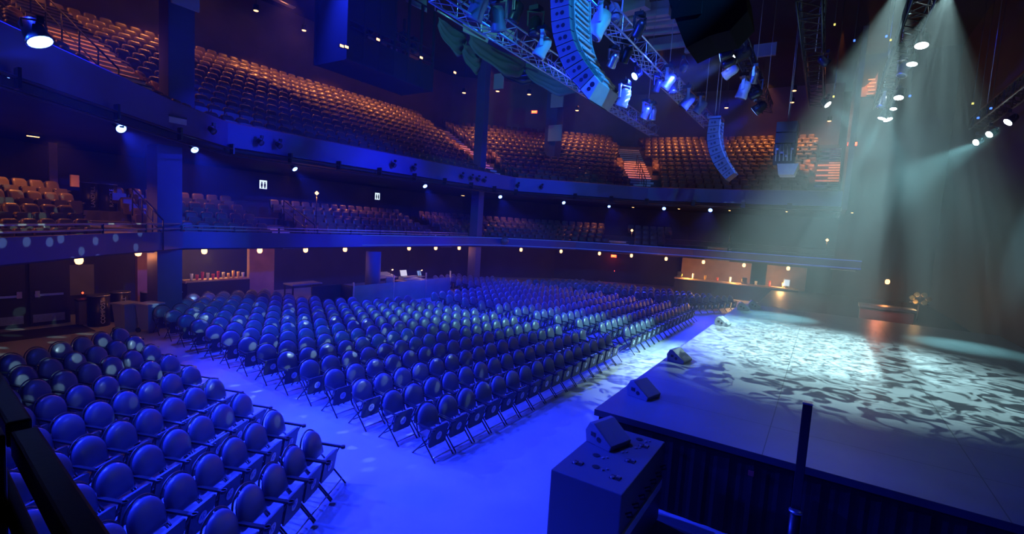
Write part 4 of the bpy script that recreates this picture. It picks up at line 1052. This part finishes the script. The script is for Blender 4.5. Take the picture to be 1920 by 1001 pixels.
for k in range(9):
    kind = ('yellow', 'white', 'yellow', 'red', 'white', 'yellow', 'white', 'red', 'yellow')[k]
    cup((-3.0+.8*k, 29.5+.073*k, 1.12), .08, .25+.06*((k*5) % 3), kind, '%s cup stack, %s along the far bar from the pale wall' % (kind, nth(k+1)), 'cup stacks on the far bar')
for k, (x, nm) in enumerate(((-3.1, 'at the pale wall end'), (1.1, 'in the middle'))):
    t = thing('cash_register', 'dark till standing on the far bar '+nm, 'till', (x, 29.42+.05*k+(.35 if k else 0), 1.12), PI/2+.09); MB().box((0, 0, .05), (.3, .34, .1)).obj('drawer', BLACK, t); MB().box((0, 0, .27), (.06, .3, .3)).obj('display', BLACKM, t)
t = thing('menu_screen', 'small bright screen standing on the end of the far bar', 'screen', (3.6, 30.0, 1.12)); MB().box((0, 0, .05), (.2, .1, .1)).obj('stand', BLACKM, t); MB().box((0, 0, .34), (.4, .04, .5)).obj('frame', STEEL, t); MB().box((0, -.03, .34), (.3, .02, .4)).obj('display', glow('menu_lit', (.8, .9, 1), .9), t)

# ------------------------------------------------------------------ entry: doors, bins, carts, mat
def door(y0, y1, n, label):
    t = thing('door_%d' % n, label, 'door', (-15.69, (y0+y1)/2, 0)); t['kind'] = 'structure'; w = y1-y0
    MB().box2((-.02, -w/2, .02), (.03, w/2, 2.2)).obj('door_leaf', BLACK, t)
    MB().box2((.03, -w/2+.06, .12), (.04, w/2-.06, .38)).obj('kick_plate', STEEL, t)
    b = MB().box2((.07, -w/2+.1, .98), (.1, w/2-.1, 1.05)).obj('push_bar', STEEL, t); MB().box2((.03, w/2-.22 if n == 1 else -w/2+.1, .95), (.12, w/2-.1 if n == 1 else -w/2+.22, 1.16)).obj('latch_box', GOLD, b)
door(-2.75, -1.85, 1, 'dark entry door with steel kick plate, half cut off by the picture edge'); door(-1.75, -.85, 2, 'dark entry door with steel kick plate beside the compost bin')
def text(s, name, p, rot, size, m, parent=None, label=None):
    c = bpy.data.curves.new(name, 'FONT'); c.body = s; c.size = size; c.extrude = .003; c.align_x = 'CENTER'; c.align_y = 'CENTER'; c.materials.append(m)
    o = bpy.data.objects.new(name, c); COL.objects.link(o); o.location = p; o.rotation_euler = rot
    bpy.context.view_layer.update(); me = bpy.data.meshes.new_from_object(o.evaluated_get(bpy.context.evaluated_depsgraph_get())); bpy.data.objects.remove(o)
    o = bpy.data.objects.new(name, me); COL.objects.link(o); o.location = p; o.rotation_euler = rot
    if parent is not None: o.parent = parent
    return o
def up_text(s, p, face, size, m, parent):
    """lettering running upwards on a surface that looks along face"""
    f = Vector(face).normalized(); x = Vector((0, 0, 1)); y = f.cross(x)
    R = Matrix((( x.x, y.x, f.x), (x.y, y.y, f.y), (x.z, y.z, f.z)))
    return text(s, 'lettering', p, R.to_euler(), size, m, parent)
def bin_(p, word, label, h=.88, r=.3):
    t = thing('waste_bin', label, 'bin', p, 0, 'round waste bins'); face = (CAMP-Vector(p)); face.z = 0; face.normalize(); side = Vector((-face.y, face.x, 0)); face = (face*.9+side*.35).normalized()
    MB().lathe([(r*.96, 0), (r, .03), (r, h), (r*.8, h), (r*.78, h-.1)], n=28).obj('drum', BLACKM, t); MB().lathe([(r*.8, h), (r*1.03, h), (r*1.03, h+.03), (r*.8, h+.03)], n=28).obj('rim', STEEL, t)
    up_text(word, Vector((face.x*(r+.004), face.y*(r+.004), h*.5)), face, .17, WHITEP, t)
bin_((-14.7, -.3, 0), 'COMPOST', 'round black bin lettered COMPOST beside the entry doors', 1.0)
bin_((-15.1, .42, 0), 'LANDFILL', 'round black bin lettered LANDFILL behind the blue cart', 1.0)
bin_((-14.6, 1.15, 0), 'RECYCLE', 'round black bin lettered RECYCLE against the thick blue column', 1.0)
for p, wd, lab in ((at_z(173, 398, 3.05), 'LANDFILL', 'round dark bin lettered LANDFILL in the balcony'), (at_z(203, 396, 3.05), 'R-KYCLE', 'round dark bin lettered in white, second one in the balcony')):
    q = at_x(168 if wd[0] == 'L' else 203, 378, -16.9); bin_((q.x, q.y, 3.79), wd, lab, .95, .27)
def cart(p, rz, label):
    t = thing('waste_cart', label, 'cart', p, rz, 'blue plastic carts')
    mb = MB(); mb.sect([[(-.2, -.2, .1), (.2, -.2, .1), (.2, .2, .1), (-.2, .2, .1)], [(-.27, -.26, .95), (.27, -.26, .95), (.27, .26, .95), (-.27, .26, .95)], [(-.24, -.23, .95), (.24, -.23, .95), (.24, .23, .95), (-.24, .23, .95)], [(-.2, -.2, .75), (.2, -.2, .75), (.2, .2, .75), (-.2, .2, .75)]])
    mb.obj('tub', BIN, t); MB().box((0, 0, .93), (.6, .58, .05)).obj('rim', BIN, t)
    for y in (-.22, .22): MB().cyl((-.2, y-.03, .08), (-.2, y+.03, .08), .08, n=14).obj('wheel', BLACK, t)
    MB().box((.16, 0, .05), (.06, .36, .1)).obj('front_foot', BIN, t)
cart((-13.2, -.05, 0), .3, 'bright blue plastic cart in front of the round bins')
cart((-12.75, .42, 0), .3, 'dark blue plastic cart with bags beside the first chairs')
o = MB().box((0, 0, .008), (1.3, 2.2, .016)).obj('door_mat', CARPET); o.location = (-14.5, -1.75, 0); tag(o, 'dark mat on the floor before the entry doors', 'mat')
t = thing('notice_panel', 'dim blue notice panel on the wall behind the bins', 'panel', (-17.08, -.15, 1.25)); MB().box((0, 0, 0), (.03, .9, 1.1)).obj('board', BOOTH, t)
t = thing('floor_speaker', 'small dark box by the door frame beside the compost bin', 'box', (-15.2, -.55, 0)); MB().box((0, 0, .4), (.35, .35, .8)).obj('body', BOOTH, t, bevel=.02); MB().box((0, 0, .82), (.38, .38, .05)).obj('lid', BLACK, t)

# ------------------------------------------------------------------ signs
def exit_sign(p, face, w, h, m, label):
    f = Vector(face).normalized(); s = Vector((-f.y, f.x, 0)); t = thing('exit_sign', label, 'sign', p, math.atan2(f.y, f.x), 'lit exit signs')
    MB().box((0, 0, 0), (.06, w, h)).obj('case', BLACKM, t); MB().box((.034, 0, 0), (.006, w*.92, h*.86)).obj('panel', REDL, t)
    text('EXIT', 'lettering', (.042, 0, 0), (PI/2, 0, PI/2), h*.75, ORL, t)
exit_sign(at_y(1598, 270, 31.4), (0, -1, 0), .55, .26, ORL, 'orange red exit sign on the end wall beside the stage')
exit_sign(at_y(1002, 210, 27.), (.3, -1, 0), .5, .24, ORL, 'red exit sign high on the wall behind the far seats')
exit_sign(at_y(1151, 480, 31.0), (0, -1, 0), .5, .24, ORL, 'orange red exit sign under the far balcony')
light('POINT', 'exit_glow', at_y(1151, 484, 30.7), 12, (1, .05, .02), None, .05); light('POINT', 'exit_glow', at_y(1598, 276, 31.), 14, (1, .06, .03), None, .05); light('POINT', 'exit_glow', at_y(1002, 214, 26.7), 12, (1, .04, .02), None, .05)
for xy, y, nm in (((155, 549), None, 'on the dark wall above the compost bin'), ((1152, 508), 31., 'below the far exit sign')):
    p = at_x(*xy, -15.65) if y is None else at_y(*xy, y); t = thing('indicator_light', 'tiny red light '+nm, 'lamp', p, 0, 'tiny red lights'); MB().lathe([(.01, -.035), (.035, 0), (.01, .035)], n=10).obj('lens', REDL, t); MB().box((-.03, 0, 0) if y is None else (0, .04, 0), (.04, .09, .09)).obj('case', BLACKM, t)
def pictogram(xy, X, label, kind):
    p = at_x(*xy, X); t = thing('restroom_sign', label, 'sign', p, 0, 'lit white pictogram signs')
    MB().box((0, 0, 0), (.05, .42, .46)).obj('case', BLACKM, t); MB().box((.03, 0, 0), (.01, .38, .42)).obj('panel', SIGNW, t)
    mb = MB()
    for y in (-.08, .08): mb.cyl((.034, y, .1), (.042, y, .1), .035, n=10); mb.box((.038, y, -.02), (.008, .09, .16)); mb.box((.038, y, -.13), (.008, .05, .1))
    mb.obj('figure', BLACK, t)
pictogram((493, 346), -18.4, 'lit white square pictogram sign above the straight balcony seats, nearer one', 0)
pictogram((707, 368), -18.4, 'lit white square pictogram sign above the straight balcony seats, farther one', 1)
p = at_x(842, 387, -18.3); t = thing('wall_letters', 'small orange lit letters on the wall before the slim column', 'sign', p); text('BOM', 'lettering', (0, 0, 0), (PI/2, 0, PI/2), .38, glow('letters_lit', (1, .4, .2), .8), t)
for xy, d in (((594, 362), 21.5), ((1185, 432), 31), ((1551, 450), 30)):
    p = at_d(*xy, d); nm = {594: 'behind the straight balcony seats', 1185: 'in the far balcony', 1551: 'at the stage end of the far balcony'}[xy[0]]
    t = thing('stand_lamp', 'warm lamp on a thin stand '+nm, 'lamp', p, 0, 'warm lamps on stands in the balcony'); MB().lathe([(.01, -.09), (.09, 0), (.01, .09)], n=12).obj('bulb', LENSO, t); MB().cyl((0, 0, -.09), (0, 0, 3.7-p.z if p.z > 3.9 else -.9), .02, n=6).obj('stand', BLACKM, t)
    light('POINT', 'stand_light', (0, .0, -.15), 22, WARM, None, .06).parent = t
# tall tables in the far balcony
for k, x in enumerate((1110, 1141, 1172, 1207, 1312)):
    p = at_z(x, 415 if x < 1300 else 420, 4.35); q = nearest_on(LOW, Vector((p.x, p.y)))
    c = q[1]+Vector((-q[2].y, q[2].x))*2.6
    t = thing('high_table', 'tall narrow table in the far balcony, %s from the round speaker' % nth(k+1), 'table', (c.x, c.y, 3.0), 0, 'tall tables in the far balcony'); MB().box((0, 0, 1.1), (.9, .4, .05)).obj('table_top', STEEL, t); MB().cyl((0, 0, .02), (0, 0, 1.08), .04, n=8).obj('stem', STEEL, t); MB().cyl((0, 0, 0), (0, 0, .03), .25, n=14).obj('base', BLACKM, t)
p = nearest_on(LOW, Vector((-12.3, 20.1)))[1]
t = thing('ball_speaker', 'round blue lit ball speaker on the far balcony front corner', 'loudspeaker', (p.x+.22, p.y-.05, 3.1)); MB().lathe([(.02, -.26), (.16, -.2), (.25, -.07), (.25, .07), (.16, .2), (.02, .26)], n=18).obj('shell', SPK, t); MB().box((-.22, .03, 0), (.14, .08, .08)).obj('bracket', BLACKM, t)
# brown door frames in the balcony
for (x, ya, yb, X, nm) in ((101, 268, 400, -16.6, 'above the nearest seats'), (306, 292, 432, -15.2, 'beside the thick blue column'), (140, 328, 350, -15.6, 'short one beside the lettered bins')):
    a, b = at_x(x, ya, X), at_x(x, yb, X); w = 12*depth(a)/FPX
    t = thing('timber_post', 'pinkish brown flat post '+nm, 'post', (X, b.y, b.z), 0, 'pinkish posts in the balcony'); MB().box2((-.06, -w/2, 0), (.06, w/2, a.z-b.z)).obj('shaft', WARMW, t)
# lit stair opening high beside the stage
p = at_y(1640, 180, 31.35); t = thing('stair_opening', 'orange lit wall opening with steps high beside the stage', 'stair', p)
MB().prism([(0, 0), (1.55, 0), (1.55, 1.45), (1.35, 1.1), (.9, .8), (.6, .6), (0, .55)], lambda u, v, w: (u*.66-.98, w, v), 0, .1).obj('panel', WARMW, t)
for k in range(5): MB().box((-.25+.06*(k % 2), -.06, .12+.22*k), (.36, .1, .06)).obj('step', TREAD, t)
light('POINT', 'opening_light', (p.x-.5, p.y-.9, p.z+.7), 55, WARM, None, .1)
# wing: platform and cymbal-like glints
t = thing('riser_bench', 'low dark bench in the stage wing with a red lit front', 'bench', (8.0, 20.6, .9)); MB().box((0, 0, .62), (2.0, .9, .12)).obj('bench_top', STEEL, t); MB().box((0, -.3, .28), (1.9, .1, .5)).obj('front', mat('red_lit_front', (.3, .12, .1), .6), t)  # reddish light put into the colour of the bench front
for x in (-.9, .9): MB().box((x, .2, .28), (.08, .3, .56)).obj('leg', BLACKM, t)
light('POINT', 'wing_light', (7.6, 19.4, 2.2), 30, (1, .25, .12), None, .1)
p = at_d(1725, 560, 22.5); t = thing('tom_rack', 'cluster of brass and chrome percussion glinting in the stage wing', 'drums', p)
for k in range(6):
    a = k*1.05; q = Vector((.28*math.cos(a), .1*math.sin(2*a), .2*math.sin(a)))
    d_ = MB().lathe([(.1, -.06), (.11, -.055), (.11, .055), (.1, .06)], q, 14, axis=(.2*math.cos(a), -1, .3)).obj('drum_shell', BLACKM, t); MB().lathe([(.09, .062), (.118, .062), (.118, .085), (.09, .085)], q, 14, axis=(.2*math.cos(a), -1, .3)).obj('rim', GOLD, d_)
MB().cyl((0, .1, -.3), (0, .1, .9-p.z), .03, n=8).box((0, .1, -.2), (.7, .04, .04)).obj('stand', STEEL, t)
light('POINT', 'wing_spark', at_d(1722, 556, 21.6), 14, (1, .6, .25), None, .08)
# tiny status lights over the stage
for i, (x, y, m_, c_) in enumerate([(1383, 42, TINYY, 'yellow'), (1565, 46, TINYY, 'yellow'), (1670, 75, TINYY, 'yellow'), (1662, 68, TINYB, 'blue'), (1602, 76, TINYB, 'blue'), (1706, 180, TINYB, 'blue'), (1858, 203, TINYB, 'blue'), (1834, 221, TINYB, 'blue'), (1824, 194, TINYY, 'yellow'), (1563, 181, TINYY, 'yellow')]):
    p = at_d(x, y, 15); t = thing('status_light', 'tiny %s status light among the dark rigging, %s one' % (c_, nth(i+1)), 'lamp', p, 0, 'tiny status lights in the rigging'); MB().box((0, 0, 0), (.05, .05, .05)).obj('led', m_, t); MB().cyl((0, 0, .02), (0, 0, 15.98-p.z), .008, n=4).obj('cable', BLACKM, t)
# ------------------------------------------------------------------ render settings that are not sizes
S.view_settings.view_transform = 'Standard'; S.view_settings.look = 'None'; S.view_settings.exposure = 0; S.view_settings.gamma = 1
cy = S.cycles
cy.max_bounces = 4; cy.diffuse_bounces = 2; cy.glossy_bounces = 2; cy.transmission_bounces = 1; cy.volume_bounces = 0; cy.transparent_max_bounces = 4
cy.sample_clamp_indirect = 3.; cy.sample_clamp_direct = 0; cy.blur_glossy = 1.; cy.caustics_reflective = False; cy.caustics_refractive = False
cy.use_light_tree = True; cy.use_denoising = True
try: cy.denoiser = 'OPENIMAGEDENOISE'
except Exception: pass
